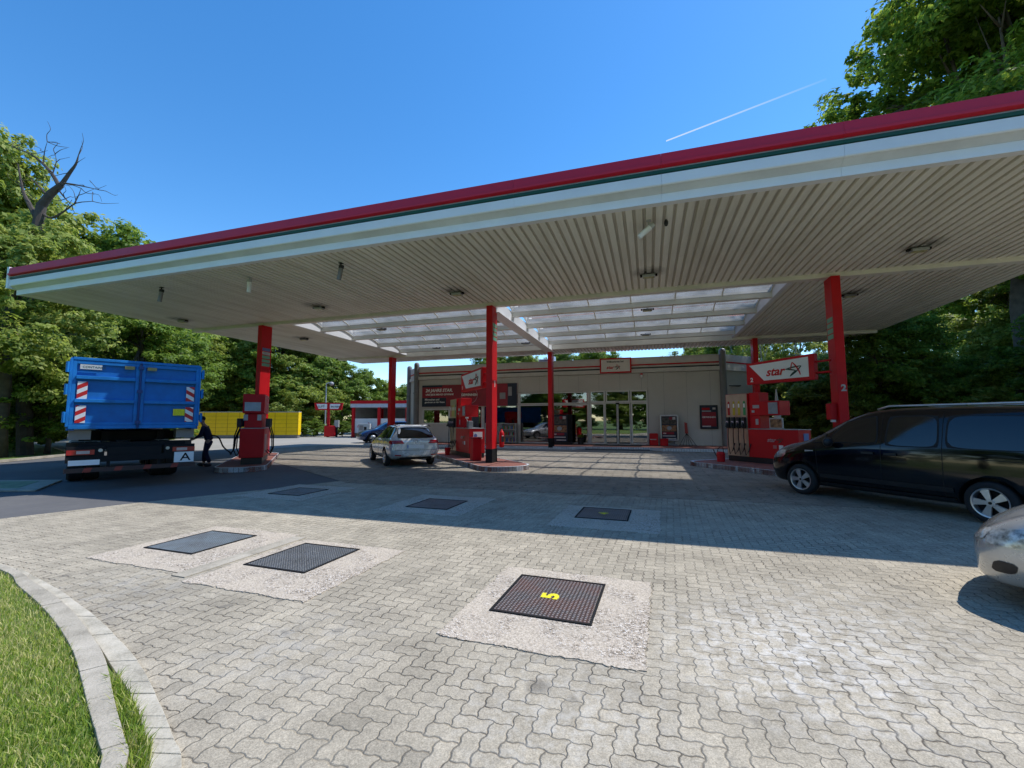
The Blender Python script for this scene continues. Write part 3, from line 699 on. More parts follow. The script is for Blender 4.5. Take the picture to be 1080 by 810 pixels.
# interior
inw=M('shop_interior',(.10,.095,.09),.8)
b=MB(); b.prism([(-11.7,14.9),(-10.3,13.3),(9.3,13.3),(11.4,15.4),(11.4,22.7),(-11.7,22.7)],'z',.10,.14); b.build('floor',M('shop_floor',(.25,.23,.2),.4),sh)
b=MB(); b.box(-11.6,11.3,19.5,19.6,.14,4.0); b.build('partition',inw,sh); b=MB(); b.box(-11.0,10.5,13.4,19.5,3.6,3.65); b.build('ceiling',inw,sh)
cols=[(.4,.03,.03),(.5,.4,.05),(.05,.15,.4),(.45,.45,.42),(.05,.3,.1),(.35,.12,.03)]
prodm=[M('product_%s'%n,c,.5) for n,c in zip(('red','yellow','blue','pale','green','orange'),cols)]
# windows: frame + pane each
def window(s0,s1,z0,z1,fr=.07,gm=None,t=T0+.04,name='window',fw=None):
    b=MB(); b.box(s0,s1,t-.05,t+.06,z1-fr,z1); b.box(s0,s1,t-.05,t+.06,z0,z0+fr); b.box(s0,s0+fr,t-.05,t+.06,z0+fr,z1-fr); b.box(s1-fr,s1,t-.05,t+.06,z0+fr,z1-fr)
    w_=b.build(name,framem,sh)
    b=MB(); b.box(s0+fr,s1-fr,t,t+.012,z0+fr,z1-fr); b.build('pane',gm or glass,w_); return w_
window(-9.98,-7.88,1.38,2.45,.09)
for a,c in((-7.84,-5.42),(-5.38,-2.86),(-2.82,-.62),(-.58,1.72)):
    window(a,c,FB,2.66,.08); window(a,c,2.68,3.44,.07)
b=MB(); b.box(-7.88,-7.84,T0-.05,T0+.2,FB,3.46); b.box(-5.42,-5.38,T0-.06,T0+.1,FB,3.46); b.box(-2.86,-2.82,T0-.08,T0+.1,FB,3.46); b.box(-.62,-.58,T0-.06,T0+.1,FB,3.46); b.box(1.72,1.80,T0-.1,T0+.2,FB,3.46); b.build('mullion',framem,sh)
window(1.82,2.74,FB,2.70,.09,glass2,T0-.02); window(4.30,5.30,FB,2.70,.09,glass2,T0-.02)
for a,c in((1.82,2.76),(2.80,4.24),(4.28,5.30)): window(a,c,2.74,3.46,.08,glass,T0-.02)
for a,c in((2.76,3.50),(3.52,4.27)):
    window(a,c,FB,2.69,.045,glass2,T0-.06,'sliding_door')
b=MB(); b.box(3.42,3.60,T0-.10,T0-.085,FB,2.69); b.box(3.40,3.62,T0-.12,T0-.09,2.60,2.78); b.build('door_stile',dark,sh)
b=MB(); b.box(1.82,5.3,T0-.16,T0-.1,2.70,2.76); b.build('door_header',framem,sh)
# sidewalk
b=MB(); b.prism([(-12.4,9.75),(1.3,9.75),(1.9,10.3),(5.4,10.3),(6.0,9.75),(12.2,9.75),(12.2,15.0),(9.4,12.98),(-10.4,12.98),(-12.4,15)],'z',-.01,FB-.004); tag(b.build('shop_sidewalk',mtile,loc=(OX,OY,0),rot=(0,0,YAW)),kind='structure')
def blocks(path,h,dep,L_,gap,m,name,parent=None,loc=None,rot=None,z0=0.0):
    b=MB(); P=[Vector((*p,0)) for p in path]
    for a,c in zip(P,P[1:]):
        d=c-a; ln=d.length; n=max(1,round(ln/L_)); u=d/ln; nr=Vector((-u.y,u.x,0))*dep
        for i in range(n):
            p=a+u*(ln*i/n+gap/2); q=a+u*(ln*(i+1)/n-gap/2)
            vs=[p,q,q+nr,p+nr]; b.add([(v.x,v.y,z0) for v in vs]+[(v.x,v.y,h) for v in vs],[(0,3,2,1),(4,5,6,7),(0,1,5,4),(1,2,6,5),(2,3,7,6),(3,0,4,7)])
        b.add([(v+nr*.3).to_tuple()[:2]+(z0,) for v in (a,c)]+[(v+nr*.3).to_tuple()[:2]+(h-.01,) for v in (c,a)],[(0,1,2,3)],1)
    return b.build(name,[m,joint],parent,loc=loc,rot=rot)
tag(blocks([(-12.4,9.65),(1.3,9.65),(1.9,10.2),(5.4,10.2),(6.0,9.65),(12.2,9.65)],FB,.1,.13,.012,tileW,'sidewalk_kerb',loc=(OX,OY,0),rot=(0,0,YAW)),kind='structure')
tag(MB().box(1.95,5.35,9.7,10.2,-.01,.05).build('door_ramp',masph,loc=(OX,OY,0),rot=(0,0,YAW)),kind='structure')
def fac(name,label,cat,s,t,z,group=None): return empty(name,ST(s,t,z),YAW,label,cat,group)
XR=(R(90),0,0)
# door mat
r=tag(MB().box(2.2,4.9,10.9,12.6,FB,FB+.02).build('door_mat',dark,loc=(OX,OY,0),rot=(0,0,YAW)),'dark mat lying in front of the sliding glass doors','mat')
# welcome sign
r=fac('welcome_sign','red framed white sign on the shop parapet reading Willkommen bei star','sign',3.45,T0-.16,5.0)
b=MB(); b.box(-.95,.95,-.05,.1,-.47,.47); b.build('frame',red,r); b=MB(); b.box(-.87,.87,-.056,-.051,-.38,.38); b.build('panel',signwhite,r)
text('Willkommen bei',.11,signgreen,r,(-.02,-.057,.19),XR,'lettering',bold=.004,align='CENTER',ext=.003)
logo(r,(-.55,-.06,-.20),.20,(1,0,0),(0,0,1),(0,-1,0))
# banner
r=fac('promotion_banner','long dark red advertising banner hung above the left shop windows','banner',-6.5,T0-.09,3.36)
b=MB(); b.box(-3.48,3.55,-.02,.02,-.76,.74); b.build('cloth',poster_red,r)
b=MB(); b.box(-3.48,-1.6,-.026,-.021,-.76,-.14); b.box(-3.48,-1.9,-.026,-.021,.60,.74); b.box(2.9,3.55,-.026,-.021,-.76,.74); b.build('dark_field',navyposter,r)
text('24 JAHRE STAR.',.22,signwhite,r,(-3.2,-.03,.27),XR,bold=.012,shear=.2,ext=.003)
text('UND JEDE MENGE GEWINNE',.12,signwhite,r,(-3.2,-.03,.03),XR,bold=.006,shear=.2,ext=.003)
text('Mitmachen und',.13,signwhite,r,(-3.25,-.03,-.32),XR,bold=.006,ext=.003); text('gewinnen an der Kasse',.12,signwhite,r,(-3.25,-.03,-.50),XR,bold=.004,ext=.003)
b=MB()
for i in range(14):
    a=2*math.pi*i/14; b.box(.0+.52*math.cos(a)-.012,.0+.52*math.cos(a)+.012,-.026,-.022,-.05+.42*math.sin(a)-.012,-.05+.42*math.sin(a)+.012)
b.lathe([(.56,-.024),(.60,-.027),(.575,-.024)],32,axis='y',c=(.15,0,0)); b.build('ring_graphic',M('ring_pink',(.5,.25,.3),.5),r)
text('GEWINNEN',.16,signwhite,r,(.15,-.03,-.05),XR,bold=.008,align='CENTER',ext=.003)
b=MB(); b.box(2.35,2.75,-.026,-.021,-.30,.12); b.box(2.95,3.2,-.03,-.027,-.1,.5); b.build('pale_panel',M('pale_print',(.35,.34,.36),.5),r)
# poster stands
def poster(r,w,h,kind):
    b=MB(); b.box(-w/2,w/2,-.004,.02,0,h); b.build('backing',navyposter,r)
    if kind==0:
        b=MB(); b.box(-w*.46,w*.46,-.009,-.005,h*.36,h*.62); b.build('food_photo',M('print_brown',(.30,.15,.07),.5,var=.9,vs=9),r)
        b=MB(); b.sphere((0,-.01,h*.5),w*.16,.004,w*.13,14); b.build('plate_picture',M('print_bluegrey',(.35,.4,.45),.4),r)
        b=MB(); b.box(-w*.46,w*.46,-.009,-.005,h*.66,h*.95); b.build('upper_photo',M('print_darkbrown',(.08,.07,.06),.5,var=.9,vs=7),r)
        b=MB(); b.box(-w*.46,w*.30,-.011,-.006,h*.24,h*.33); b.box(0,w*.2,-.012,-.0095,h*.86,h*.97); b.build('red_strip',poster_red,r)
        b=MB(); b.box(-w*.44,w*.38,-.011,-.006,h*.15,h*.19); b.box(w*.22,w*.4,-.012,-.0095,h*.86,h*.97);b.box(-w*.2,w*.42,-.011,-.006,h*.04,h*.08); b.build('white_print',M('print_white',(.6,.55,.55),.5),r)
        text('star',h*.06,signwhite,r,(-w*.40,-.014,h*.26),XR,'lettering',ext=.001,bold=.003)
    else:
        b=MB(); b.box(-w*.44,w*.44,-.009,-.005,h*.08,h*.72); b.build('red_field',poster_red,r)
        text('GEWINNEN',w*.11,signwhite,r,(0,-.012,h*.46),XR,'lettering',ext=.001,bold=.003,align='CENTER')
        b=MB(); b.box(-w*.42,.05,-.010,-.006,h*.82,h*.92); b.build('red_strip',red,r)
        b=MB(); b.box(-w*.42,.12,-.010,-.006,h*.75,h*.79); b.box(w*.24,w*.42,-.010,-.006,h*.84,h*.93); b.box(-w*.42,w*.1,-.012,-.0095,h*.05,h*.11); b.build('white_print',M('print_white',(.6,.55,.55),.5),r)
r=fac('poster_stand','silver framed food poster stand on the pavement right of the doors','poster stand',6.46,12.55,FB+.32); poster(r,.86,1.38,0)
b=MB(); 
for q in((-.50,-.43,-.03,1.45),(.43,.50,-.03,1.45)): b.box(q[0],q[1],-.04,.04,q[2],q[3])
b.box(-.43,.43,-.04,.04,-.03,.02); b.box(-.43,.43,-.04,.04,1.38,1.45); b.build('frame',alu,r,bevel=.02)
b=MB(); b.box(-.30,-.24,-.04,.04,-.24,-.03); b.box(.24,.30,-.04,.04,-.24,-.03); b.box(-.42,.42,-.18,.18,-.32,-.24); b.build('foot',gray,r,bevel=.02)
r=fac('wall_poster','dark red competition poster in a black frame on the wall near the right round column','poster',8.66,T0-.06,1.16); poster(r,.86,1.28,1)
b=MB(); b.box(-.48,-.43,-.03,.04,-.05,1.33); b.box(.43,.48,-.03,.04,-.05,1.33); b.box(-.43,.43,-.03,.04,-.05,0); b.box(-.43,.43,-.03,.04,1.28,1.33); b.build('frame',black,r)
r=fac('advertising_display','dark display with food poster in front of the window by the rear middle column','display',.02,12.2,FB+.16); poster(r,.98,1.62,0)
b=MB(); b.box(-.55,.75,.03,.45,-.02,1.68); b.build('cabinet',dark,r,bevel=.02); b=MB(); b.box(-.56,.78,-.02,.5,-.16,-.03); b.build('foot',black,r)
# red boxes (sand / grit) and bottles
r=fac('red_storage_box','red salt box standing right of the sliding doors','box',5.62,12.5,FB); b=MB(); b.box(-.28,.20,-.25,.2,0,.62); b.build('body',red,r,bevel=.02); b=MB(); b.prism([(-.29,.62),(.21,.62),(.18,.70),(-.26,.70)],'y',-.27,.22); b.build('lid',red,r)
b=MB(); b.box(-.25,.1,-.256,-.252,.33,.38); b.build('label_strip',lgray,r)
r=fac('red_crate','low red crate beside the red salt box under the food poster','crate',5.98,12.35,FB); b=MB(); b.box(-.05,.38,-.2,.2,0,.36); b.build('body',red,r,bevel=.02); b=MB(); b.box(-.07,.40,-.22,.22,.362,.40); b.build('lid',red,r)
# folding stand
r=fac('folded_bike_stand','wire rack with a small red flag panel leaning against the grey wall','rack',7.4,12.6,FB)
b=MB()
for x in(-.42,-.22,-.05,.12,.3,.5): b.tube([(x,-.12,.0),(x*.45,0,.42),(.0,.05,.72)],.011,6)
b.tube([(-.4,-.1,.05),(.5,-.1,.05)],.012,6); b.build('wire_frame',dark,r); b=MB(); b.prism([(-.09,.70),(.08,.70),(.04,1.30),(-.11,1.36)],'y',-.01,.01); b.build('flag_panel',M('flag_red',(.4,.05,.04),.5),r)
# alarm lamp, plant, shelves with bottles, extinguisher
r=fac('alarm_lamp','small white and red alarm siren on the wall right above the doors','alarm',4.98,T0-.06,4.30); b=MB(); b.sphere((0,-.05,0),.09,.09,.13,12); b.build('body',white,r); b=MB(); b.sphere((0,-.05,.12),.085,.085,.06,12); b.build('beacon',red,r)
r=fac('potted_plant','small green plant in a black pot left of the sliding doors','plant',1.28,12.5,FB); b=MB(); b.lathe([(.001,0),(.17,0),(.22,.42),(.19,.42),(.001,.38)],16); b.build('pot',black,r)
b=MB(); rr=random.Random(4)
for i in range(70):
    a=rr.uniform(0,6.28); ln=rr.uniform(.12,.3); e=rr.uniform(.3,1.3); p0=Vector((math.cos(a)*.1,math.sin(a)*.1,.4)); p1=p0+Vector((math.cos(a)*math.cos(e),math.sin(a)*math.cos(e),math.sin(e)))*ln; n_1=Vector((-math.sin(a),math.cos(a),0))*.03
    b.add([p0,(p0+p1)/2+n_1,p1,(p0+p1)/2-n_1],[(0,1,2,3)])
b.build('leaves',leafA,r)
def shelf(s,w_,label):
    r=fac('bottle_rack',label,'shelf',s,12.35,FB); b=MB(); b.box(-w_/2,-w_/2+.05,-.2,.25,0,1.3);b.box(w_/2-.05,w_/2,-.2,.25,0,1.3)
    for z in(.08,.48,.88,1.26): b.box(-w_/2+.05,w_/2-.05,-.2,.25,z,z+.03)
    b.box(-w_/2+.05,w_/2-.05,.22,.25,.11,1.26); b.build('frame',lgray,r)
    rr=random.Random(int(s*10)); 
    for z in(.11,.51,.91):
        x=-w_/2+.10
        b=[MB() for _ in prodm]
        while x<w_/2-.1:
            for y in(-.12,.05):
                k=rr.randrange(6); hh=rr.uniform(.2,.27); b[k].cyl((x,y,z),(x,y,z+hh*.7),.035,n=8); b[k].cyl((x,y,z+hh*.7),(x,y,z+hh),.033,.012,n=8)
            x+=.085
        for k,q in enumerate(b):
            if q.v: q.build('bottles',prodm[k],r)
shelf(-3.33,1.02,'open shelf rack of bottles in front of the window right of the middle column'); shelf(-4.42,1.02,'open shelf rack of bottles half hidden behind the middle column')
r=fac('glass_freezer','pale glass-fronted freezer cabinet behind the window left of the rear column','freezer',-1.75,13.7,FB)
b=MB(); b.box(-.75,.9,0,.7,0,1.15); b.build('body',M('freezer_grey',(.16,.2,.19),.4),r); b=MB(); b.box(-.5,.05,-.01,0,.35,.85); b.build('sign_panel',M('pale_print2',(.4,.45,.42),.5),r)
r=fac('shop_counter','dark shop counter with goods behind the left windows','counter',-5.6,15,FB)
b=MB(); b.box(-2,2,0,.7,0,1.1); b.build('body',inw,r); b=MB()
rr=random.Random(9)
bs=[MB() for _ in prodm]
for i in range(34):
    x=rr.uniform(-2,2); k=rr.randrange(6); ww=rr.uniform(.06,.2); bs[k].box(x,x+ww,.1,.3,1.1,1.1+rr.uniform(.1,.5))
for k,q in enumerate(bs):
    if q.v: q.build('goods',prodm[k],r)
r=fac('red_window_display','red hanging display seen inside the leftmost window','display',-8.6,13.6,1.3); b=MB(); b.sphere((.1,0,.35),.3,.06,.22,12); b.build('panel',red,r); b=MB(); b.box(-.9,-.35,.1,.15,0,.8); b.build('backing',prodm[5],r)
# roof unit
r=fac('roof_vent','small grey ventilation unit on the shop roof above the middle','vent',-1.4,15.0,5.26); b=MB(); b.box(-.5,.25,-.3,.3,0,.62); b.build('housing',lgray,r,bevel=.02); b=MB(); b.box(.27,.6,-.25,.25,0,.8); b.build('side_duct',alu,r); 
b=MB(); 
for k in range(5): b.box(-.45,.2,-.315,-.302,.08+k*.1,.13+k*.1)
b.build('louvre',dark,r)
# closed parasol behind pump
r=fac('closed_parasol','white folded parasol standing behind the right pump','parasol',12.0,12.3,0); b=MB(); b.cyl((0,0,0),(0,0,2.9),.03,n=8); b.build('pole',lgray,r); b=MB(); b.cyl((0,0,1.3),(0,0,3.3),.22,.03,n=10); b.build('cloth',signwhite,r)

# ------------------------------------------------------------------ islands, pumps, signs, bins
IA=R(24.85)
def isl(colST): p=ST(*colST); return (p.x,p.y)
def island(c,pts,label):
    r=empty('pump_island',(c[0],c[1],0),IA,label,'pump island','kerbed pump islands')
    b=MB(); b.prism(pts,'z',-.01,.145); b.build('brick_top',mtile,r)
    blocks(pts+[pts[0]],.155,.02,.12,.012,tileW,'kerb',r)
    b2=MB()
    n=len(pts); cx=sum(p[0] for p in pts)/n; cy=sum(p[1] for p in pts)/n
    inn=[(cx+(p[0]-cx)*(1-.11/abs(complex(p[0]-cx,p[1]-cy))),cy+(p[1]-cy)*(1-.11/abs(complex(p[0]-cx,p[1]-cy)))) for p in pts]
    b2.add([(p[0],p[1],.15) for p in pts]+[(p[0],p[1],.15) for p in inn],[(i,(i+1)%n,(i+1)%n+n,i+n) for i in range(n)]); b2.build('kerb_edge',tileW,r)
    return r
def roundrect(x0,x1,y0,y1,rn,rf):
    P=[]
    for (cx,cy,a0,rr) in((x1-rn,y0+rn,-90,rn),(x1-rf,y1-rf,0,rf),(x0+rf,y1-rf,90,rf),(x0+rn,y0+rn,180,rn)):
        for i in range(7): a=R(a0+15*i); P.append((cx+rr*math.cos(a),cy+rr*math.sin(a)))
    return P
CL=isl((-10.5,0)); CM=isl((0,0)); CR=isl((10.53,0))
island(CL,roundrect(-.82,.66,-5.25,1.9,.6,.6),'left pump island with red brick top and white tiled kerb beside the truck')
island(CM,roundrect(-.85,.92,-1.7,5.6,.75,.75),'middle pump island with red brick top and white tiled kerb')
island(CR,roundrect(-1.36,1.1,-1.9,4.5,.5,.55),'right pump island with white tiled kerb partly hidden by the black van')
pumpred=red
def nozzle_face(r,x,y0,y1,z0,mirror=1):
    """hose module on face x (faces -x if mirror=1)"""
    n=4; s=-mirror
    w=(y1-y0)/n
    b=MB(); b.box(x,x+s*.006,y0,y1,z0+.0,z0+2.2); b.build('hose_panel',steel,r)
    gradec=[M('nozzle_red_tag',(.45,.02,.02),.4),M('nozzle_amber_tag',(.5,.4,.03),.4),M('nozzle_amber_tag',(.5,.4,.03),.4),M('nozzle_green_tag',(.03,.3,.1),.4)]
    for i in range(n):
        yc=y0+w*(i+.5)
        b=MB(); b.prism([(yc-w*.22,z0+1.45),(yc+w*.22,z0+1.45),(yc+w*.22,z0+1.86),(yc+w*.12,z0+1.95),(yc-w*.12,z0+1.95),(yc-w*.22,z0+1.86)],'x',x+s*.006,x+s*.014); b.build('slot',gradec[3-i] if mirror==1 else gradec[i],r)
        b=MB(); b.box(x+s*.014,x+s*.018,yc-w*.14,yc+w*.14,z0+1.72,z0+1.86); b.build('grade_label',signwhite,r)
        b=MB(); b.box(x+s*.006,x+s*.12,yc-w*.26,yc+w*.26,z0+.98,z0+1.38); b.cyl((x+s*.12,yc,z0+1.2),(x+s*.19,yc,z0+1.02),.035,n=8); b.build('nozzle',black,r,bevel=.015)
        b=MB(); b.box(x+s*.121,x+s*.14,yc-w*.2,yc+w*.2,z0+1.16,z0+1.24); b.build('nozzle_badge',M('badge_pink',(.6,.45,.5),.5),r)
        b=MB(); b.tube([(x+s*.08,yc,z0+1.0),(x+s*.10,yc,z0+.7),(x+s*.11,yc-.02,z0+.3),(x+s*.16,yc-.10,z0+.06),(x+s*.12,yc-.19,z0+.2),(x+s*.03,yc-.21,z0+.45)],.016,8); b.build('hose',rubber,r)
def pump(c,x0,x1,y0,y1,label,farhose=True,num='1'):
    """y0 near end, y1 far end in island frame"""
    r=empty('fuel_pump',(c[0],c[1],.15),IA,label,'fuel pump','red fuel pumps')
    d=1 if y1>y0 else -1
    L_=abs(y1-y0)
    ys=y0+d*L_*.66   # boundary lower cabinet / hose module
    a,bb=sorted((y0,ys))
    b=MB(); b.box(x0+.02,x1-.02,min(y0,y1)+.03,max(y0,y1)-.03,0,.18); b.build('plinth',black,r)
    b=MB(); b.box(x0,x1,a,bb,.185,1.14); b.build('cabinet',pumpred,r,bevel=.015)
    b=MB(); b.box(x0-.01,x1+.01,a-.01,bb-.002,1.145,1.165); b.build('cabinet_top',lgray,r)
    h0,h1=sorted((ys+d*.002,y1))
    b=MB(); b.box(x0+.02,x1-.02,h0,h1,.185,2.40); b.build('hose_module',pumpred,r,bevel=.01)
    nozzle_face(r,x0+.018,h0+.02,h1-.02,.19,1); nozzle_face(r,x1-.018,h0+.02,h1-.02,.19,-1)
    m0,m1=sorted((ys-d*.012,ys-d*.40))
    b=MB(); b.box(x0+.08,x1-.08,m0,m1,1.17,2.42); b.build('head_post',pumpred,r,bevel=.01)
    q0,q1=sorted((ys-d*.05,ys-d*1.12))
    b=MB(); b.box(x0+.05,x1-.05,q0,q1,1.62,2.10) ; dsp=b.build('display_head',pumpred,r,bevel=.015)
    for s,xx in((-1,x0+.05),(1,x1-.05)):
        b=MB(); b.box(xx,xx+s*.012,q0+.06 ,q0+.38,1.67,2.05); b.build('screen',M('lcd_grey',(.30,.34,.38),.25),dsp)
        b=MB(); b.box(xx,xx+s*.008,q1-.36,q1-.12,1.87,1.98); b.box(xx,xx+s*.008,q1-.18,q1-.08,1.72,1.8); b.build('label_strip',lgray,dsp)
    b=MB(); b.box(x0+.07,x0+.078,m0+.06,m0+.16,1.3,1.5); b.box(x1-.078,x1-.07,m0+.06,m0+.16,1.3,1.5); b.build('label_strip',lgray,r)
    xx=x0-.001
    if d>0:
        logo(r,(xx-.006,a+L_*.40,.74),.13,(0,-1,0),(0,0,1),(-1,0,0),wordmat=M('logo_pale',(.55,.30,.30),.5))
        b=MB(); b.box(xx-.008,xx,a+.50,a+.64,.50,.64); b.build('sticker',signwhite,r)
        b=MB(); b.box(xx-.008,xx,a+.72,a+.84,.52,.63); b.build('sticker',M('sticker_red',(.5,.15,.15),.5),r)
    yy=y0-.002 if d>0 else y0-.002
    yn=min(y0,y1)
    return r
pR=pump(CR,.30,.95,1.4,4.0,'right fuel pump with four visible hoses beside the black van')
b=MB(); b.box(.55,.80,1.385,1.397,.80,1.03); b.build('sticker',bluelabel,pR)
pM=pump(CM,-.18,.47,1.85,4.5,'middle fuel pump behind the middle column with lit red end')
b=MB(); b.box(-.02,.36,1.835,1.848,.74,1.02); b.build('sticker',signwhite,pM); b=MB(); b.sphere((.07,1.835,.87),.07,.004,.08,14); b.build('sticker_symbol',bluelabel,pM)
# left pump: long narrow end faces camera, taller head, diesel hose
pL=empty('fuel_pump',(CL[0],CL[1],.15),IA,'left fuel pump beside the truck with a hose running to the worker','fuel pump','red fuel pumps')
b=MB(); b.box(-.16,.46,-4.25,-2.0,0,.22); b.build('plinth',black,pL)
b=MB(); b.box(-.22,.50,-4.32,-1.9,.225,1.20); b.build('cabinet',red,pL,bevel=.015)
b=MB(); b.box(-.23,.51,-4.33,-1.9,1.205,1.225); b.build('cabinet_top',lgray,pL)
b=MB(); b.box(-.12,.40,-4.15,-2.6,1.23,1.72); b.build('head_post',red,pL,bevel=.01)
b=MB(); b.box(-.18,.47,-4.24,-2.6,1.725,2.38); hd=b.build('display_head',red,pL,bevel=.015)
b=MB(); b.box(-.12,.36,-4.256,-4.243,1.80,2.10); b.build('screen',M('lcd_pale',(.42,.47,.52),.25),hd)
b=MB(); b.box(-.15,-.02,-4.165,-4.153,1.48,1.68); b.box(.26,.38,-4.165,-4.153,1.48,1.68); b.build('label_strip',lgray,pL)
for s,xx in((-1,-.22),(1,.5)):
    for k,y in enumerate((-3.9,-3.2)):
        b=MB(); b.box(xx,xx+s*.14,y-.1,y+.1,1.25,1.55); b.build('nozzle',black,pL,bevel=.02)
        b=MB(); b.tube([(xx+s*.1,y,1.3),(xx+s*.2,y+.02,.95),(xx+s*.22,y+.06,.5),(xx+s*.14,y+.12,.28),(xx+s*.02,y+.16,.42)],.02,8); b.build('hose',rubber,pL)
b=MB(); b.box(.50,.51,-4.1,-3.4,.35,1.0); b.build('panel_strip',M('panel_pink',(.5,.25,.25),.5),pL)
# diesel hose to worker in island local coordinates
def toL(c,X,Y,z,zo=.15):
    dx,dy=X-c[0],Y-c[1]; return (dx*math.cos(IA)+dy*math.sin(IA),-dx*math.sin(IA)+dy*math.cos(IA),z-zo)
h0=toL(CL,-10.52,15.25,1.12); h1=toL(CL,-9.62,15.0,.52)
b=MB(); P0=[(-.24,-4.0,1.25),(-.36,-4.0,.9),(-.40,-3.95,.55),(-.50,-3.95,.36),h1,]
P0+= [toL(CL,-9.95,15.1,.72),toL(CL,-10.2,15.18,1.05),h0]
b.tube(resample3:=[Vector(p) for p in P0],.022,8) if False else None
def smooth3(P,n=8):
    P=[Vector(p) for p in P]; out=[]
    for k in range(len(P)-1):
        p0,p1,p2,p3=P[max(k-1,0)],P[k],P[k+1],P[min(k+2,len(P)-1)]
        for i in range(n):
            f=i/n; out.append(.5*((2*p1)+(p2-p0)*f+(2*p0-5*p1+4*p2-p3)*f*f+(3*p1-p0-3*p2+p3)*f**3))
    return out+[P[-1]]
b.tube(smooth3(P0),.024,8); b.build('diesel_hose',rubber,pL)
# star sign boards
def signboard(c,off,z0,z1,a0,a1,label,digit,post):
    r=empty('fuel_sign_board',(c[0],c[1],0),IA,label,'sign','star sign boards on the front columns')
    x0,x1=off-.09,off+.09
    sk_=.06
    b=MB(); b.prism([(a0,z0),(a1,z0+.0),(a1,z1-.06),(a0,z1)],'x',x0,x1); b.build('box',red,r,bevel=.012)
    b=MB(); pl=[(a0+.16,z0+.10),(a1-.62,z0+.10),(a1-.12,z1-.14),(a0+.16,z1-.08)]
    b.prism(pl,'x',x0-.006,x0-.001); b.build('white_panel',signwhite,r)
    b=MB(); b.prism(pl,'x',x1+.001,x1+.006); b.build('white_panel',signwhite,r)
    logo(r,(x0-.010,a0+1.50,z0+.24),.27,(0,-1,0),(0,0,1),(-1,0,0))
    text(digit,.14,signwhite,r,(x0-.004,a1-.14,z0+.09),(R(90),0,R(-90)),'sign_number',bold=.006)
    MB().cyl((off,a0,z0+.2),(off,.12,z0+.2),.03,n=8).build('bracket',red,r); MB().cyl((off,a0,z1-.25),(off,.12,z1-.25),.03,n=8).build('bracket',red,r)
    return r
signboard(CR,-.1,2.80,3.58,.52,2.72,'white and red star sign board numbered 2 on the right column','2',0)
signboard(CM,-.1,2.80,3.58,.45,2.9,'white and red star sign board on the middle column, tilted away','1',0)
signboard(CL,-.1,2.80,3.58,.45,2.9,'star sign board on the left column seen edge on','3',0)
# call box on right column
r=empty('call_box',(CR[0],CR[1],1.62),YAW,'red call box with white hook fixed to the right column','call box')
b=MB(); b.box(-.30,-.118,-.15,.15,.0,.46); b.build('housing',red,r,bevel=.02); b=MB(); b.box(-.26,-.16,-.12,-.02,-.07,-.005); b.build('hook',signwhite,r)
# bins + extinguisher + small things at middle island
def bin_(c,x,y,label,h=.80):
    r=empty('waste_bin',(c[0],c[1],.15),IA,label,'bin'); b=MB(); b.box(x-.17,x+.17,y-.17,y+.17,0,h); b.build('body',red,r,bevel=.02); b=MB(); b.box(x-.185,x+.185,y-.185,y+.185,h+.002,h+.05); b.build('lid',M('bin_lid',(.33,.01,.012),.5),r,bevel=.015)
bin_(CM,-.24,.95,'red metal waste bin on the middle island left of the column')
r=empty('fire_extinguisher',(CM[0],CM[1],.15),IA,'red fire extinguisher hung right of the middle column','fire extinguisher'); b=MB(); b.lathe([(.001,.50),(.085,.51),(.09,.60),(.09,1.0),(.06,1.08),(.03,1.10),(.03,1.16),(.001,1.16)],14,c=(.42,.06,0)); b.build('cylinder',red,r,smooth=True)
b=MB(); b.box(.39,.46,.03,.09,1.16,1.2); b.box(.36,.47,-.04,-.03,.70,.9); b.tube([(.45,.06,1.15),(.52,.04,1.0),(.5,.04,.7)],.012,6); b.build('valve',black,r)
b=MB(); b.box(.39,.45,-.036,-.031,.70,.93); b.build('label_strip',signwhite,r)
r=empty('bucket',(CM[0],CM[1],.15),IA,'small red bucket at the far end of the middle island by the white car','bucket'); b=MB(); b.lathe([(.001,0),(.10,0),(.13,.30),(.12,.30),(.001,.02)],14,c=(-.45,3.9,0)); b.build('body',red,r); b=MB(); b.tube(smooth3([(-.57,3.9,.29),(-.45,3.9,.42),(-.33,3.9,.29)]),.006,6); b.build('handle',dark,r)
r=empty('watering_can',(CR[0],CR[1],.15),IA,'red watering can left of the hoses on the right island','watering can'); b=MB(); b.lathe([(.001,0),(.13,0),(.14,.28),(.11,.34),(.001,.34)],14,c=(-.35,3.75,0)); b.build('body',red,r); b=MB(); b.tube(smooth3([(-.35,3.62,.32),(-.35,3.68,.5),(-.35,3.85,.45),(-.35,3.88,.2)]),.012,6); b.tube([(-.35,3.88,.1),(-.38,4.05,.42)],.014,6); b.build('handle',dark,r)
r=empty('window_washer',(CM[0],CM[1],1.32),IA,'grey window cleaning bucket with red squeegee on the middle pump cabinet','bucket'); b=MB(); b.box(-.08,.12,2.25,2.5,0,.28); b.build('body',gray,r,bevel=.02); b=MB(); b.cyl((-.04,2.3,.05),(-.10,2.45,.40),.012,n=6); b.box(-.16,-.04,2.36,2.42,.38,.44); b.build('squeegee',signwhite,r); b=MB(); b.cyl((-.16,2.55,0),(-.10,2.5,.38),.045,.01,n=8); b.build('red_cone',red,r)
r=empty('price_board',(CR[0],CR[1],1.32),IA,'small framed picture board standing on the right pump cabinet','sign'); b=MB(); b.box(.42,.46,1.95,2.42,0,.36); b.build('frame',lgray,r,bevel=.01); b=MB(); b.box(.412,.418,1.99,2.38,.04,.32); b.build('print',M('print_brown',(.3,.1,.08),.5,var=.9,vs=9),r)

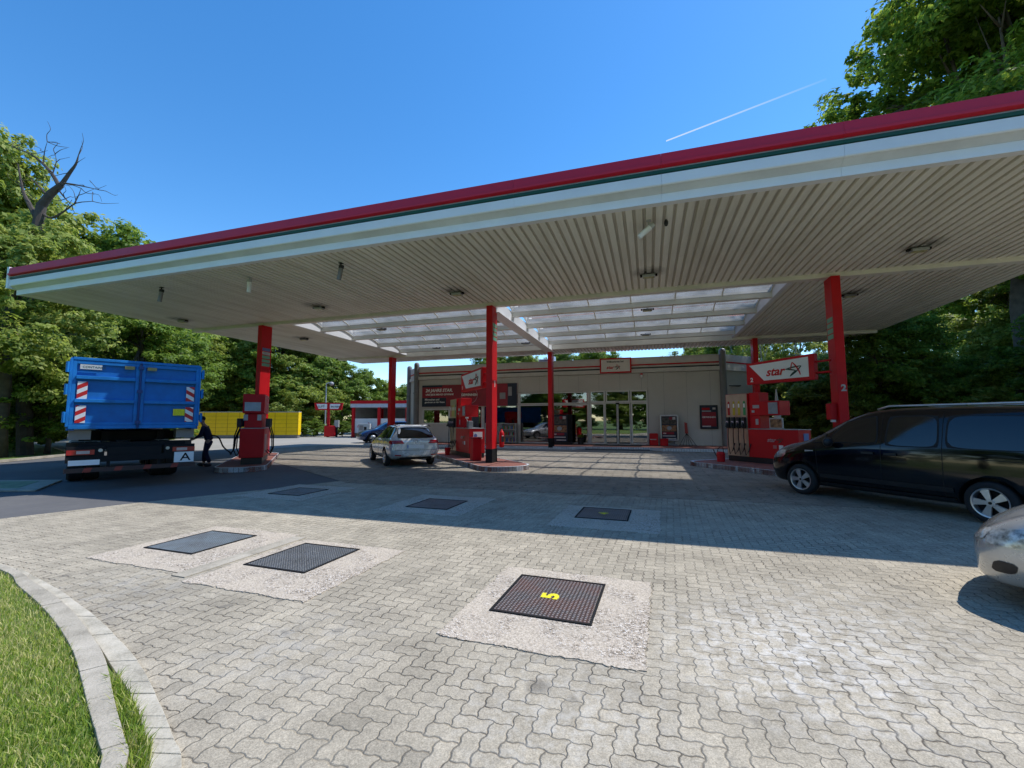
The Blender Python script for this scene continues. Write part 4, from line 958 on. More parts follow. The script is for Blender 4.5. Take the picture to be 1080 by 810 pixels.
# ------------------------------------------------------------------ vehicles
def loft_body(st,mat_,subs=2,nseg=None):
    """st: list of (x, [(y,z)...half section from bottom centre to top centre])"""
    b=MB(); n=len(st[0][1]); vs=[];fs=[]
    for x,sec in st:
        full=sec+[(-y,z) for y,z in reversed(sec[1:-1])]
        vs+= [(x if not callable(x) else x(y,z),y,z) for y,z in full]
    m=2*n-2
    for i in range(len(st)-1):
        for k in range(m): fs.append((i*m+k,i*m+(k+1)%m,(i+1)*m+(k+1)%m,(i+1)*m+k))
    # end caps: quads between halves
    for base in(0,(len(st)-1)*m):
        for k in range(n-1):
            a,b_=base+k,base+k+1; c_,d_=base+(m-k-1)%m if k+1<=n-2 else base+k+1, base+(m-k)%m
            l0=base+k; l1=base+k+1; r0=base+((m-k)%m); r1=base+((m-k-1)%m)
            f=[l0,l1,r1,r0]; f2=[]
            for q in f:
                if q not in f2: f2.append(q)
            if len(f2)>=3: fs.append(tuple(f2))
    b.add(vs,fs)
    me=bpy.data.meshes.new('body'); me.from_pydata([tuple(v) for v in b.v],[],b.f)
    bm=bmesh.new(); bm.from_mesh(me); bmesh.ops.recalc_face_normals(bm,faces=bm.faces); bm.to_mesh(me); bm.free()
    me.materials.append(mat_); me.materials.append(black)
    o=bpy.data.objects.new('body',me); col.objects.link(o)
    s=o.modifiers.new('s','SUBSURF'); s.levels=subs; s.render_levels=subs
    bake(o); o.data.shade_smooth(); return o
def section(zb,zm,zbelt,ztop,wb,wm,wbelt,wtop):
    return [(0,zb),(wb*.9,zb),(wb,zb+.05),(wm*.995,zb+.22),(wm,zm),(wm*.985,zbelt-.09),(wbelt,zbelt),(wtop+.035,ztop-.16*(1 if ztop-zbelt>.25 else .5)*(1 if ztop-zbelt>.12 else .3)),(wtop*.93,ztop-.03),(wtop*.5,ztop),(0,ztop+.005)]
class Car:
    def __init__(s,name,loc,heading,paint,stations,axles,track,wr,label,cat,archr=None):
        s.r=empty(name,(loc[0],loc[1],0),heading,label,cat)
        body=loft_body([(x,section(*a)) for x,a in stations],paint)
        s.bvh=BVHTree.FromPolygons([v.co.copy() for v in body.data.vertices],[tuple(p.vertices) for p in body.data.polygons])
        # wheel arches
        ar=archr or wr+.06
        for ax in axles:
            for sgn in(-1,1):
                c=MB(); c.cyl((ax,sgn*(track-.22),wr),(ax,sgn*(track+.5),wr),ar,n=40); co_=c.build('cutter',black)
                co_.data.materials.clear(); co_.data.materials.append(black)
                m=body.modifiers.new('b','BOOLEAN'); m.operation='DIFFERENCE'; m.object=co_; m.solver='EXACT'; m.material_mode='TRANSFER'
                bake(body); d=co_.data; bpy.data.objects.remove(co_)
        body.parent=s.r; s.body=body
        body.data.materials.clear() if False else None
        s.axles=axles;s.track=track;s.wr=wr
    def proj(s,a,c,side,off=.004):
        if side in('L','R'):
            sg=1 if side=='L' else -1; o=Vector((a,sg*3,c)); d=Vector((0,-sg,0))
        elif side=='B': o=Vector((-6,a,c)); d=Vector((1,0,0))
        elif side=='F': o=Vector((9,a,c)); d=Vector((-1,0,0))
        else: o=Vector((a,c,5)); d=Vector((0,0,-1))
        h=s.bvh.ray_cast(o,d)
        if h[0] is None: return None
        n=h[1] if h[1].dot(d)<0 else -h[1]
        return h[0]+n*off
    def panel(s,name,q,side,m,off=.004,nu=10,nv=6,parent=None,rnd=0):
        """q: four corners (a,c) in order BL,BR,TR,TL in projected plane"""
        q=[Vector(p) for p in q]; P={};vs=[];fs=[]
        for i in range(nu+1):
            for j in range(nv+1):
                u,v=i/nu,j/nv
                if rnd:
                    uu,vv=2*u-1,2*v-1
                    k=1-rnd*(abs(uu)**4)*(abs(vv)**4)
                    uu*=k;vv*=k; u,v=(uu+1)/2,(vv+1)/2
                p=(q[0]*(1-u)+q[1]*u)*(1-v)+(q[3]*(1-u)+q[2]*u)*v
                h=s.proj(p.x,p.y,side,off)
                if h is not None: P[i,j]=len(vs); vs.append(h)
        for i in range(nu):
            for j in range(nv):
                k=[(i,j),(i+1,j),(i+1,j+1),(i,j+1)]
                if all(t in P for t in k): fs.append(tuple(P[t] for t in k))
        b=MB(); b.add(vs,fs); o=b.build(name,m,parent or s.r,smooth=True)
        if name=='side_window': s.seal([tuple(p) for p in q],side)
        return o
    def seal(s,q,side,g=.022):
        c=sum((Vector(p) for p in q),Vector((0,0)))/4
        s.panel('window_seal',[tuple(Vector(p)+(Vector(p)-c).normalized()*g*1.3) for p in q],side,rubber,.0035,10,8,rnd=.06)
    def wheels(s,spokes=5,rimm=None,w=.2):
        first=None
        for ax in s.axles:
            for sg in(1,-1):
                if first is None:
                    wr=s.wr; b=MB(); b.lathe([(wr*.66,-w/2+.01),(wr*.80,-w/2),(wr*.95,-w/2+.015),(wr,-w/2+.05),(wr,w/2-.05),(wr*.95,w/2-.015),(wr*.80,w/2),(wr*.66,w/2-.01),(wr*.64,0)],40,axis='y',close=True)
                    t=b.build('wheel',rubber,s.r,smooth=True); 
                    b=MB(); b.lathe([(wr*.66,w/2-.012),(wr*.70,w/2-.002),(wr*.645,w/2-.006),(wr*.60,w/2-.05),(wr*.60,-.02)],40,axis='y')
                    for i in range(spokes):
                        a0=2*math.pi*i/spokes
                        for da in(-.13,.13):
                            a=a0+da; ca,sa=math.cos(a),math.sin(a); u=Vector((ca,0,sa)); n_2=Vector((-sa,0,ca))
                            p0=u*wr*.10;p1=u*wr*.64; ww0,ww1=.020,.030
                            vs=[p0-n_2*ww0,p0+n_2*ww0,p1+n_2*ww1,p1-n_2*ww1]
                            b.add([(v.x,w/2-.05,v.z) for v in vs]+[(vs[0].x,w/2-.012,vs[0].z),(vs[1].x,w/2-.012,vs[1].z),(vs[2].x,w/2-.02,vs[2].z),(vs[3].x,w/2-.02,vs[3].z)],[(0,3,2,1),(4,5,6,7),(0,1,5,4),(1,2,6,5),(2,3,7,6),(3,0,4,7)])
                    b.cyl((0,w/2-.05,0),(0,w/2-.005,0),wr*.17,n=20)
                    b.build('rim',rimm or alu,t,smooth=False)
                    b=MB(); b.cyl((0,-.05,0),(0,.0,0),wr*.60,n=30); b.cyl((0,w/2-.01,0),(0,w/2-.002,0),wr*.07,n=12); b.build('brake_disc',dark,t)
                    t.location=(ax,sg*(s.track),wr); first=t
                else:
                    c=copy_tree(first); c.parent=s.r; c.location=(ax,sg*s.track,s.wr); c.rotation_euler=(0,0,0 if sg>0 else math.pi)
# ---- black van (long high-roof estate)
vblack=M('van_black_paint',(.003,.0035,.006),.10,var=.0,coat=.45,spec=.35)
hd=math.atan2(.936,-.352)
st=[(-1.00,(.42,.60,1.05,1.62,.70,.80,.79,.62)),(-.96,(.34,.62,1.12,1.76,.78,.88,.86,.68)),(-.75,(.28,.62,1.13,1.82,.80,.895,.87,.70)),(-.2,(.22,.62,1.14,1.845,.80,.90,.875,.71)),(.6,(.20,.62,1.14,1.855,.80,.90,.875,.71)),
 (1.3,(.20,.62,1.14,1.84,.80,.90,.875,.70)),(1.75,(.20,.62,1.14,1.80,.80,.895,.87,.68)),(2.1,(.20,.62,1.13,1.68,.80,.895,.865,.67)),(2.45,(.20,.62,1.12,1.48,.80,.895,.85,.69)),(2.78,(.20,.62,1.10,1.25,.80,.895,.84,.73)),(3.05,(.20,.62,1.06,1.15,.80,.89,.82,.72)),(3.4,(.20,.62,.99,1.08,.79,.87,.78,.66)),(3.68,(.22,.58,.88,.96,.72,.81,.72,.58)),(3.82,(.25,.52,.74,.80,.60,.69,.62,.50)),(3.88,(.32,.48,.62,.66,.46,.55,.48,.40))]
van=Car('black_van',(8.18,7.12),hd,vblack,st,[0,3.0],.80,.325,'black delivery van with silver roof rails and five-spoke wheels at the right pump','van',archr=.385)
gl=carglass; sm=M('seam_black',(.002,.002,.002),.6,var=0)
trimg=M('chrome_trim',(.7,.7,.7),.15,metal=1,var=0)
for sd_ in('L','R'):
    van.panel('side_window',[(1.50,1.17),(2.46,1.15),(2.10,1.56),(1.55,1.68)],sd_,gl,.006,rnd=.06)
    van.panel('side_window',[(2.50,1.155),(2.80,1.13),(2.60,1.27),(2.50,1.32)],sd_,gl,.006,4,4)
    van.panel('side_window',[(.60,1.14),(1.36,1.14),(1.32,1.66),(.62,1.67)],sd_,gl,.006,rnd=.12)
    van.panel('side_window',[(-.72,1.14),(.48,1.14),(.46,1.67),(-.66,1.65)],sd_,gl,.006,rnd=.12)
    for x in(1.44,.54): van.panel('door_seam',[(x-.005,.34),(x+.005,.34),(x+.005,1.72),(x-.005,1.72)],sd_,sm,.002,1,20)
    van.panel('door_seam',[(2.60,.42),(2.61,.42),(2.66,1.08),(2.65,1.08)],sd_,sm,.002,1,12)
    van.panel('door_seam',[(.40,.99),(-.72,.97),(-.72,.96),(.40,.98)],sd_,sm,.002,12,1)
    van.panel('door_handle',[(1.55,.96),(1.76,.96),(1.76,1.0),(1.55,1.0)],sd_,black,.022,4,2); van.panel('door_handle',[(1.18,.96),(1.38,.96),(1.38,1.0),(1.18,1.0)],sd_,black,.022,4,2)
    van.panel('rub_strip',[(.42,.42),(2.58,.42),(2.58,.50),(.42,.50)],sd_,black,.012,14,2)
    van.panel('sill_trim',[(.42,.28),(2.62,.28),(2.62,.33),(.42,.33)],sd_,black,.014,14,2)
    van.panel('side_repeater',[(2.70,.95),(2.88,.93),(2.88,.965),(2.70,.965)],sd_,alu,.006,4,2)
    for sg in [1 if sd_=='L' else -1]:
        b=MB(); b.sphere((2.30,sg*1.0,1.16),.07,.12,.10,14); b.cyl((2.32,sg*.86,1.12),(2.31,sg*.97,1.12),.025,n=8); b.build('mirror',black,van.r,smooth=True)
        b=MB(); P=[]
        for x in np.linspace(-.85,1.55,14): P.append((x,sg*.655,1.862 if -.8<x<1.5 else 1.80))
        b.tube(P,.020,8); b.build('roof_rail',alu,van.r,smooth=True)
    van.panel('headlight',[(3.34,.80),(3.74,.72),(3.70,.86),(3.36,.97)],sd_,M('headlight_glass',(.35,.35,.36),.08,metal=.6,var=.5,vs=20),.006,8,5,rnd=.2)
for sg in(1,-1):
    van.panel('headlight',[(sg*.42,.70),(sg*.74,.72),(sg*.72,.90),(sg*.46,.82)],'F',MATS['headlight_glass'],.007,8,5,rnd=.2)
van.panel('grille',[(-.40,.66),(.40,.66),(.38,.78),(-.38,.78)],'F',black,.006); van.panel('windscreen',[(1.86,-.60),(2.92,-.68),(2.92,.68),(1.86,.60)],'T',gl,.006,8,10)
van.panel('bumper_grille',[(-.45,.36),(.45,.36),(.42,.48),(-.42,.48)],'F',black,.006)
van.panel('rear_window',[(-.60,1.15),(.60,1.15),(.55,1.60),(-.55,1.60)],'B',gl,.006)
for sg in(1,-1): van.panel('tail_light',[(sg*.66,.85),(sg*.80,.85),(sg*.78,1.35),(sg*.66,1.35)],'B',red,.006)
van.wheels(5)
# ---- silver-white estate at the middle island
hg=math.atan2(math.cos(R(28)),-math.sin(R(28)))
spaint=M('silver_white_paint',(.64,.66,.69),.25,metal=.35,var=.0,coat=1)
st=[(-.98,(.42,.58,.84,.90,.60,.72,.70,.60)),(-.93,(.34,.58,.88,1.00,.72,.82,.80,.66)),(-.78,(.28,.58,.95,1.20,.76,.885,.84,.62)),(-.60,(.24,.58,.97,1.38,.78,.895,.85,.58)),(-.35,(.22,.58,.97,1.45,.78,.90,.85,.58)),(.4,(.20,.58,.96,1.48,.78,.90,.85,.59)),(1.1,(.20,.58,.95,1.475,.78,.90,.85,.58)),(1.5,(.20,.58,.94,1.38,.78,.90,.845,.58)),(1.9,(.20,.58,.93,1.16,.78,.90,.83,.62)),(2.2,(.20,.56,.91,.98,.78,.90,.80,.68)),(2.6,(.20,.55,.85,.92,.78,.89,.76,.64)),(3.1,(.20,.52,.78,.83,.76,.85,.72,.58)),(3.38,(.22,.48,.66,.70,.66,.74,.62,.5)),(3.5,(.28,.44,.56,.58,.5,.58,.5,.4))]
golf=Car('estate_car',(-3.80,16.15),hg,spaint,st,[0,2.63],.80,.315,'silver white estate car seen from behind at the middle pump island','car')
for sd_ in('L','R'):
    golf.panel('side_window',[(1.10,.985),(2.02,.97),(1.50,1.30),(1.12,1.39)],sd_,gl,.006,rnd=.05); golf.panel('side_window',[(.22,.99),(1.04,.985),(1.04,1.39),(.22,1.39)],sd_,gl,.006,rnd=.05); golf.panel('side_window',[(-.62,1.03),(.14,.99),(.14,1.38),(-.42,1.34)],sd_,gl,.006,rnd=.05)
    for x in(1.07,.18): golf.panel('door_seam',[(x-.006,.32),(x+.006,.32),(x+.006,.97),(x-.006,.97)],sd_,sm,.002,1,12)
    golf.panel('tail_light',[(-.90,.80),(-.62,.84),(-.66,.93),(-.88,.92)],sd_,M('tail_red',(.35,.01,.02),.15,var=.1),.006,6,4)
    sg=1 if sd_=='L' else -1
    b=MB(); P=[(x,sg*.60,1.44 if abs(x-.4)<.95 else 1.41) for x in np.linspace(-.6,1.4,10)]; b.tube(P,.014,6); b.build('roof_rail',dark,golf.r)
    b=MB(); b.sphere((1.75,sg*.98,.98),.07,.10,.07,12); b.build('mirror',spaint,golf.r,smooth=True)
golf.panel('rear_window',[(-.66,1.00),(.66,1.00),(.55,1.36),(-.55,1.36)],'B',gl,.008,10,8,rnd=.05)
for sg in(1,-1):
    golf.panel('tail_light',[(sg*.42,.82),(sg*.80,.82),(sg*.78,.93),(sg*.50,.93)],'B',MATS['tail_red'],.010,8,4)
    golf.panel('reflector',[(sg*.52,.40),(sg*.72,.41),(sg*.72,.45),(sg*.52,.44)],'B',MATS['tail_red'],.012,4,2)
golf.panel('number_plate',[(.28,.66),(-.28,.66),(-.28,.78),(.28,.78)],'B',plate,.016,4,3)
golf.panel('plate_strip',[(.32,.66),(.282,.66),(.282,.78),(.32,.78)],'B',bluelabel,.016,2,3)
golf.panel('bumper_diffuser',[(-.62,.26),(.62,.26),(.55,.36),(-.55,.36)],'B',black,.012,8,4)
golf.panel('hatch_seam',[(-.74,.585),(.74,.585),(.74,.597),(-.74,.597)],'B',sm,.006,10,1)
b=MB(); b.lathe([(.045,-1.0),(.055,-1.01),(.06,-1.0)],20,axis='x',c=(0.0,0,.88)); b.build('badge',trimg,golf.r)
b=MB(); b.prism([(-.62,1.43),(-.60,1.46),(-.50,1.47),(-.48,1.44)],'y',-.5,.5); b.build('rear_spoiler',spaint,golf.r)
golf.wheels(5)
# ---- dark blue car in the background
hb=math.atan2(-.55,-.83)
bp=M('blue_car_paint',(.012,.035,.13),.2,metal=.3,coat=1,var=0)
st2=[(x,(a[0],a[1]*1.05,a[2]*1.08,a[3]*1.08,a[4],a[5],a[6],a[7])) for x,a in st]
bl=Car('blue_car',(-8.5,34.2),hb,bp,st2,[0,2.63],.80,.33,'dark blue car parked in front of the wash bay behind the white car','car')
for sd_ in('L','R'):
    bl.panel('side_window',[(.22,1.06),(1.9,1.05),(1.45,1.40),(.24,1.49)],sd_,gl,.006); bl.panel('side_window',[(-.62,1.10),(.14,1.06),(.14,1.48),(-.42,1.44)],sd_,gl,.006)
    sg=1 if sd_=='L' else -1; b=MB(); b.sphere((1.75,sg*.98,1.05),.07,.10,.07,12); b.build('mirror',bp,bl.r)
bl.panel('windscreen',[(1.45,-.52),(2.15,-.64),(2.15,.64),(1.45,.52)],'T',M('windscreen_painted_reflection',(.05,.12,.22),.05,var=0,spec=1),.006)  # blue base colour paints the sky reflection into the windscreen
bl.panel('grille',[(-.5,.45),(.5,.45),(.45,.62),(-.45,.62)],'F',black,.006)
for sg in(1,-1): bl.panel('headlight',[(sg*.40,.60),(sg*.66,.60),(sg*.64,.70),(sg*.42,.68)],'F',MATS['headlight_glass'],.008)
bl.wheels(5)
# ---- silver hatchback nose at right edge
hs_=math.atan2(.8,-.6)
sp2=M('silver_paint',(.52,.52,.50),.28,metal=.5,coat=1,var=0)
st=[(-.70,(.42,.58,.90,.98,.60,.72,.70,.60)),(-.62,(.30,.58,.95,1.10,.74,.83,.80,.62)),(-.35,(.24,.58,.99,1.42,.78,.85,.82,.56)),(.4,(.20,.58,.98,1.50,.78,.86,.83,.57)),(1.0,(.20,.58,.97,1.47,.78,.86,.83,.56)),(1.5,(.20,.58,.97,1.30,.78,.86,.82,.58)),(2.0,(.20,.58,.95,1.02,.78,.86,.80,.66)),(2.35,(.20,.58,.90,.97,.78,.86,.78,.66)),(2.75,(.18,.54,.82,.88,.76,.84,.74,.60)),(3.02,(.16,.50,.72,.77,.70,.77,.66,.52)),(3.2,(.18,.46,.60,.63,.58,.66,.56,.44)),(3.27,(.24,.42,.50,.52,.40,.48,.42,.34))]
scx,scy=6.58,1.80
sv=Car('silver_hatchback',(scx,scy),hs_,sp2,st,[0,2.5],.74,.30,'silver car of which only the nose and headlight show at the right edge','car',archr=.35)
hl=M('headlight_clear',(.50,.49,.45),.16,metal=.25,var=.7,vs=22,coat=.6)
for sg in(1,-1):
    s_='L' if sg>0 else 'R'
    sv.panel('headlight',[(2.70,.56),(3.17,.52),(3.10,.66),(2.62,.73)],s_,hl,.007,10,6,rnd=.15)
    sv.panel('headlight',[(sg*.44,.53),(sg*.64,.55),(sg*.62,.66),(sg*.46,.62)],'F',hl,.008,8,5,rnd=.15)
    sv.panel('fog_light_opening',[(2.98,.31),(3.13,.30),(3.10,.41),(2.96,.40)],s_,black,.006,14,12,rnd=.3)
    sv.panel('side_window',[(.3,1.04),(1.7,1.02),(1.25,1.38),(.35,1.42)],s_,gl,.006)
    sv.panel('door_seam',[(2.02,.32),(2.03,.32),(2.03,.95),(2.02,.95)],s_,sm,.002,1,12)
sv.panel('grille',[(-.28,.42),(.28,.42),(.28,.50),(-.28,.50)],'F',black,.007)
sv.panel('bumper_grille',[(-.26,.26),(.26,.26),(.26,.34),(-.26,.34)],'F',black,.007)
sv.panel('windscreen',[(1.25,-.52),(1.98,-.64),(1.98,.64),(1.25,.52)],'T',gl,.006); sv.panel('bonnet_seam',[(2.0,.655),(3.0,.50),(3.0,.492),(2.0,.645)],'T',sm,.003,12,1)
sv.wheels(5)
# ------------------------------------------------------------------ truck
ht=math.atan2(.768,-.64)+R(5)
tk=empty('container_truck',(-9.20,10.70,0),ht,'truck carrying a blue steel container, rear doors facing the camera','truck')
HW=1.19; Z0,Z1=1.50,2.98
b=MB(); b.box(-6.2,-.02,-HW+.02,HW-.02,Z0,Z0+.12) if False else None
b=MB(); b.box(.06,6.4,-HW+.03,-HW+.09,Z0,Z1); b.box(.06,6.4,HW-.09,HW-.03,Z0,Z1); b.box(.06,6.4,-HW+.09,HW-.09,Z0,Z0+.08); b.box(6.34,6.4,-HW+.09,HW-.09,Z0+.08,Z1)
for i in range(11):
    x=.3+i*.58
    for s in(-1,1): b.box(x,x+.09,s*(HW-.03),s*(HW+.03),Z0,Z1-.02)
for s in(-1,1): b.box(.0,6.42,s*(HW-.1),s*(HW+.035),Z1,Z1+.09); b.box(0,6.42,s*(HW-.1),s*(HW+.03),Z0-.1,Z0-.002)
ctn=b.build('container',blue,tk)
def door(y0,y1,nm):
    b=MB(); b.box(.02,.055,y0,y1,Z0+.03,Z1)
    d=b.build(nm,blue,tk)
    b=MB(); w=.07
    b.box(-.03,.019,y0,y0+w,Z0+.02,Z1+.03); b.box(-.03,.019,y1-w,y1,Z0+.02,Z1+.03)
    b.box(-.028,.019,y0+w,y1-w,Z1-.05,Z1+.03); b.box(-.028,.019,y0+w,y1-w,Z0+.02,Z0+.08)
    for z in(Z0+.58,Z0+1.12): b.prism([(-.075,z-.035),(-.09,z+.0),(-.075,z+.04),(.019,z+.05),(.019,z-.05)],'y',y0+w,y1-w) if False else b.box(-.065,.019,y0+w,y1-w,z-.04,z+.04)
    b.build('door_rib',blueedge,d,bevel=.006); return d
dl=door(.02,HW,'door'); dr=door(-HW,-.02,'door')
b=MB(); b.box(-.05,.05,-HW-.04,-HW+.0,Z0-.02,Z1+.06); b.box(-.05,.05,HW,HW+.05,Z0-.02,Z1+.06); b.box(-.04,.05,-HW+.0,HW-.0,Z1+.035,Z1+.10);b.box(-.04,.05,-HW,HW,Z0-.07,Z0+.015); b.build('rear_frame',blueedge,tk,bevel=.008)
b=MB()
for z in(Z0+.12,Z0+.75,Z1-.22):
    for s in(-1,1): b.box(-.07,.06,s*(HW+.052),s*(HW+.10),z,z+.16); b.cyl((-.06,s*(HW+.08),z-.04),(-.06,s*(HW+.08),z+.2),.03,n=8)
b.build('hinge',blueedge,tk)
b=MB(); b.cyl((-.075,0,Z0-.05),(-.075,0,Z1+.05),.022,n=8)
for z in(Z0+.05,Z0+.8,Z1-.1): b.box(-.10,-.03,-.05,.05,z,z+.07)
b.build('lock_rod',M('blue_dark',(.01,.05,.2),.5),tk)
b=MB(); b.box(-.075,-.055,-.12,-.30,Z1-.12,Z1-.04); b.box(-.075,-.055,.12,.30,Z1-.12,Z1-.04); b.build('catch',M('dull_brass',(.3,.25,.1),.6),tk)
for y0,y1,z in((.90,1.03,Z0+.07),(.90,1.03,Z0+.62)):
    b=MB(); b.box(-.036,-.031,y0+.02,y1+.06,z,z+.40); b.build('warning_marker',warnL,tk)
for y0,y1,z in((-1.07,-.93,Z0+.09),(-1.07,-.93,Z0+.62)):
    b=MB(); b.box(-.036,-.031,y0-.03,y1,z,z+.38); b.build('warning_marker',warnR,tk)
b=MB(); b.box(-.036,-.031,.70,1.07,Z1-.17,Z1-.06); b.build('maker_plate',M('plate_grey',(.6,.6,.6),.5),tk)
text('CONTAINER',.05,signgreen,tk,(-.038,1.03,Z1-.14),(R(90),0,R(-90)),'lettering',ext=.001)
b=MB(); b.box(-.036,-.031,-.92,-.68,Z0+.25,Z0+.42); b.build('yellow_plate',yellowpaint,tk)
# chassis
b=MB(); b.box(.3,8.2,-.45,-.33,.85,1.12); b.box(.3,8.2,.33,.45,.85,1.12); b.box(.2,.4,-1.0,1.0,.95,1.1); b.box(.6,7.4,-.6,-.45,1.13,1.36); b.box(.6,7.4,.45,.6,1.13,1.36); b.box(.8,1.1,-1.0,1.0,1.13,1.36); b.box(3,3.3,-1.0,1.0,1.13,1.36); b.build('chassis',dark,tk)
b=MB(); b.box(-.02,.10,-1.18,1.18,.66,.80); b.box(.0,.12,-1.18,-.55,.802,1.02); b.box(.0,.12,.55,1.18,.802,1.02); b.box(.0,.14,-.5,.5,.72,1.0); b.build('light_bar',dark,tk)
b=MB(); b.box(-.06,.06,-1.20,1.20,.44,.54); b.build('bumper_bar',bumperstripe,tk)
b=MB(); b.box(.0,.06,-.9,-.84,.542,.66); b.box(.0,.06,.84,.9,.542,.66); b.box(0,.06,-.5,-.44,.542,.72); b.box(0,.06,.44,.5,.542,.72); b.build('bumper_stay',dark,tk)
for s in(-1,1):
    b=MB(); b.box(-.035,-.022,s*.72,s*1.18,.84,.95); tl=b.build('tail_light',M('truck_tail',(.38,.02,.02),.2,var=.2,vs=12),tk)
    b=MB(); b.box(-.042,-.036,s*.80,s*1.02,.86,.93); b.build('lens',M('lens_clear',(.5,.4,.38),.2),tl)
    b=MB(); b.cyl((-.03,s*.62,.93),(-.02,s*.62,.93),.04,n=12); b.build('marker_lamp',M('lens_cream',(.55,.52,.42),.3),tk)
    b=MB(); b.box(.2,.7,s*.80,s*1.18,1.18,1.40); b.build('mud_flap_box',gray,tk)
    b=MB(); b.box(.60,.62,s*.62,s*1.2,.62,1.1); b.build('mudguard',black,tk)
b=MB(); b.box(-.03,-.022,.62,1.14,.60,.72); b.build('number_plate',plate,tk)
b=MB(); b.box(-.035,-.022,-1.17,-.76,.56,.82); asg=b.build('waste_sign',plate,tk)
text('A',.20,dark,asg,(-.04,-.88,.60),(R(90),0,R(-90)),'lettering',bold=.002,ext=.001,wscale=1.2)
for x in(2.9,4.2,7.4):
    for s in(-1,1):
        b=MB(); wr=.50
        w0,w1=(-.32,.32) if x<5 else(-.17,.17)
        b.lathe([(wr*.6,w0),(wr*.92,w0),(wr,w0+.05),(wr,-.02),(wr*.93,0),(wr,.02),(wr,w1-.05),(wr*.92,w1),(wr*.6,w1)],30,axis='y'); 
        t_=b.build('wheel',rubber,tk,loc=(x,s*.86,wr)); b=MB(); b.lathe([(.001,s*(w1-.10)),(.16,s*(w1-.08)),(.18,s*(w1-.02)),(.24,s*(w1-.15)),(.31,s*(w1-.01))],24,axis='y'); b.build('rim',gray,t_)
b=MB(); b.box(6.75,8.9,-1.22,1.22,.55,2.4); b.prism([(6.75,2.4),(8.9,2.4),(8.7,2.95),(6.8,3.05)],'y',-1.2,1.2); cab=b.build('cab',M('cab_white',(.6,.6,.62),.4),tk,bevel=.05)
b=MB(); b.box(8.905,8.92,-1.1,1.1,1.6,2.4); b.build('windscreen',carglass,cab); b=MB(); b.box(7.6,8.6,-1.235,-1.222,1.6,2.35); b.box(7.6,8.6,1.222,1.235,1.6,2.35); b.build('side_window',carglass,cab)
b=MB(); b.cyl((5.0,.95,.8),(6.2,.95,.8),.30,n=20); b.cyl((4.6,-.95,.8),(6.2,-.95,.8),.30,n=20); b.build('fuel_tank',lgray,tk)

# ------------------------------------------------------------------ person
def skinned(name,chains,m,parent,sub=2):
    """chains: list of (list of (pos,radius)), first vertex of later chains joined by index ref ('i',k)"""
    V=[];E=[];Rd=[]
    for ch in chains:
        prev=None
        for it in ch:
            if isinstance(it,int): prev=it; continue
            V.append(it[0]); Rd.append(it[1])
            if prev is not None: E.append((prev,len(V)-1))
            prev=len(V)-1
    me=bpy.data.meshes.new(name); me.from_pydata([tuple(v) for v in V],E,[])
    o=bpy.data.objects.new(name,me); col.objects.link(o)
    s=o.modifiers.new('s','SKIN'); s.use_smooth_shade=True
    for i,r_ in enumerate(Rd):
        rr=(r_,r_) if not isinstance(r_,tuple) else r_
        me.skin_vertices[0].data[i].radius=rr
    me.skin_vertices[0].data[0].use_root=True
    q=o.modifiers.new('q','SUBSURF'); q.levels=sub; q.render_levels=sub
    bake(o); o.data.materials.clear(); o.data.materials.append(m); o.data.shade_smooth(); o.parent=parent
    return o
pr=empty('person',(-10.95,15.8,0),R(200),'worker in dark navy overalls bending beside the truck with a fuel hose','person')
# local: +x = facing direction; leaning back against the truck side, feet forward
def fig(k=0):
    pel=(0,0,.93);ch=(.08,0,1.22);nk=(.17,0,1.45)
    return pel,ch,nk
body=[[((0,0,.95),(.11,.09)),((.04,0,1.10),(.11,.09)),((.10,0,1.28),(.14,.09)),((.15,0,1.41),(.10,.075)),((.19,0,1.49),.055),((.23,0,1.56),.07),((.25,0,1.65),.095),((.25,0,1.72),.075)],
 [0,((-.01,.10,.88),.08),((.06,.13,.50),.06),((-.10,.15,.10),.04),((.02,.16,.04),.04),((.10,.165,.035),.03)],
 [0,((-.01,-.10,.88),.08),((.14,-.13,.50),.06),((.16,-.15,.10),.04),((.28,-.16,.04),.04),((.36,-.165,.035),.03)],
 [3,((.14,.17,1.38),.06),((.20,.24,1.12),.045),((.40,.16,.98),.034),((.46,.14,.96),.028)],
 [3,((.14,-.17,1.38),.06),((.24,-.24,1.12),.045),((.44,-.10,1.02),.034),((.50,-.08,1.0),.028)]]
skinned('body',body,skin,pr)
tr=[[((0,0,.98),(.16,.13)),((0,0,.92),(.15,.12))],[1,((-.01,.10,.86),.115),((.06,.13,.50),.085),((-.10,.15,.13),.07)],[1,((-.01,-.10,.86),.115),((.14,-.13,.50),.085),((.16,-.15,.13),.07)]]
skinned('trousers',tr,navy,pr)
jk=[[((.0,0,.90),(.17,.14)),((.01,0,1.0),(.175,.145)),((.05,0,1.12),(.155,.13)),((.10,0,1.28),(.185,.135)),((.15,0,1.42),(.12,.10))],[4,((.14,.175,1.39),.078),((.20,.245,1.12),.062),((.37,.17,1.0),.05)],[4,((.14,-.175,1.39),.078),((.24,-.245,1.12),.062),((.41,-.11,1.03),.05)]]
skinned('jacket',jk,navy,pr)
for s,x in((1,-.10),(-1,.16)):
    b=MB(); b.sphere((x+.07,s*.155,.05),.14,.055,.06,12); b.build('shoe',black,pr,smooth=True)
b=MB(); b.sphere((.24,0,1.70),.105,.085,.095,14); b.build('hair',M('dark_hair',(.03,.02,.015),.8),pr,smooth=True)
b=MB(); b.sphere((.345,0,1.655),.022,.016,.026,8); b.sphere((.25,.092,1.66),.014,.01,.028,8); b.sphere((.25,-.092,1.66),.014,.01,.028,8); b.build('nose_and_ears',skin,pr,smooth=True)
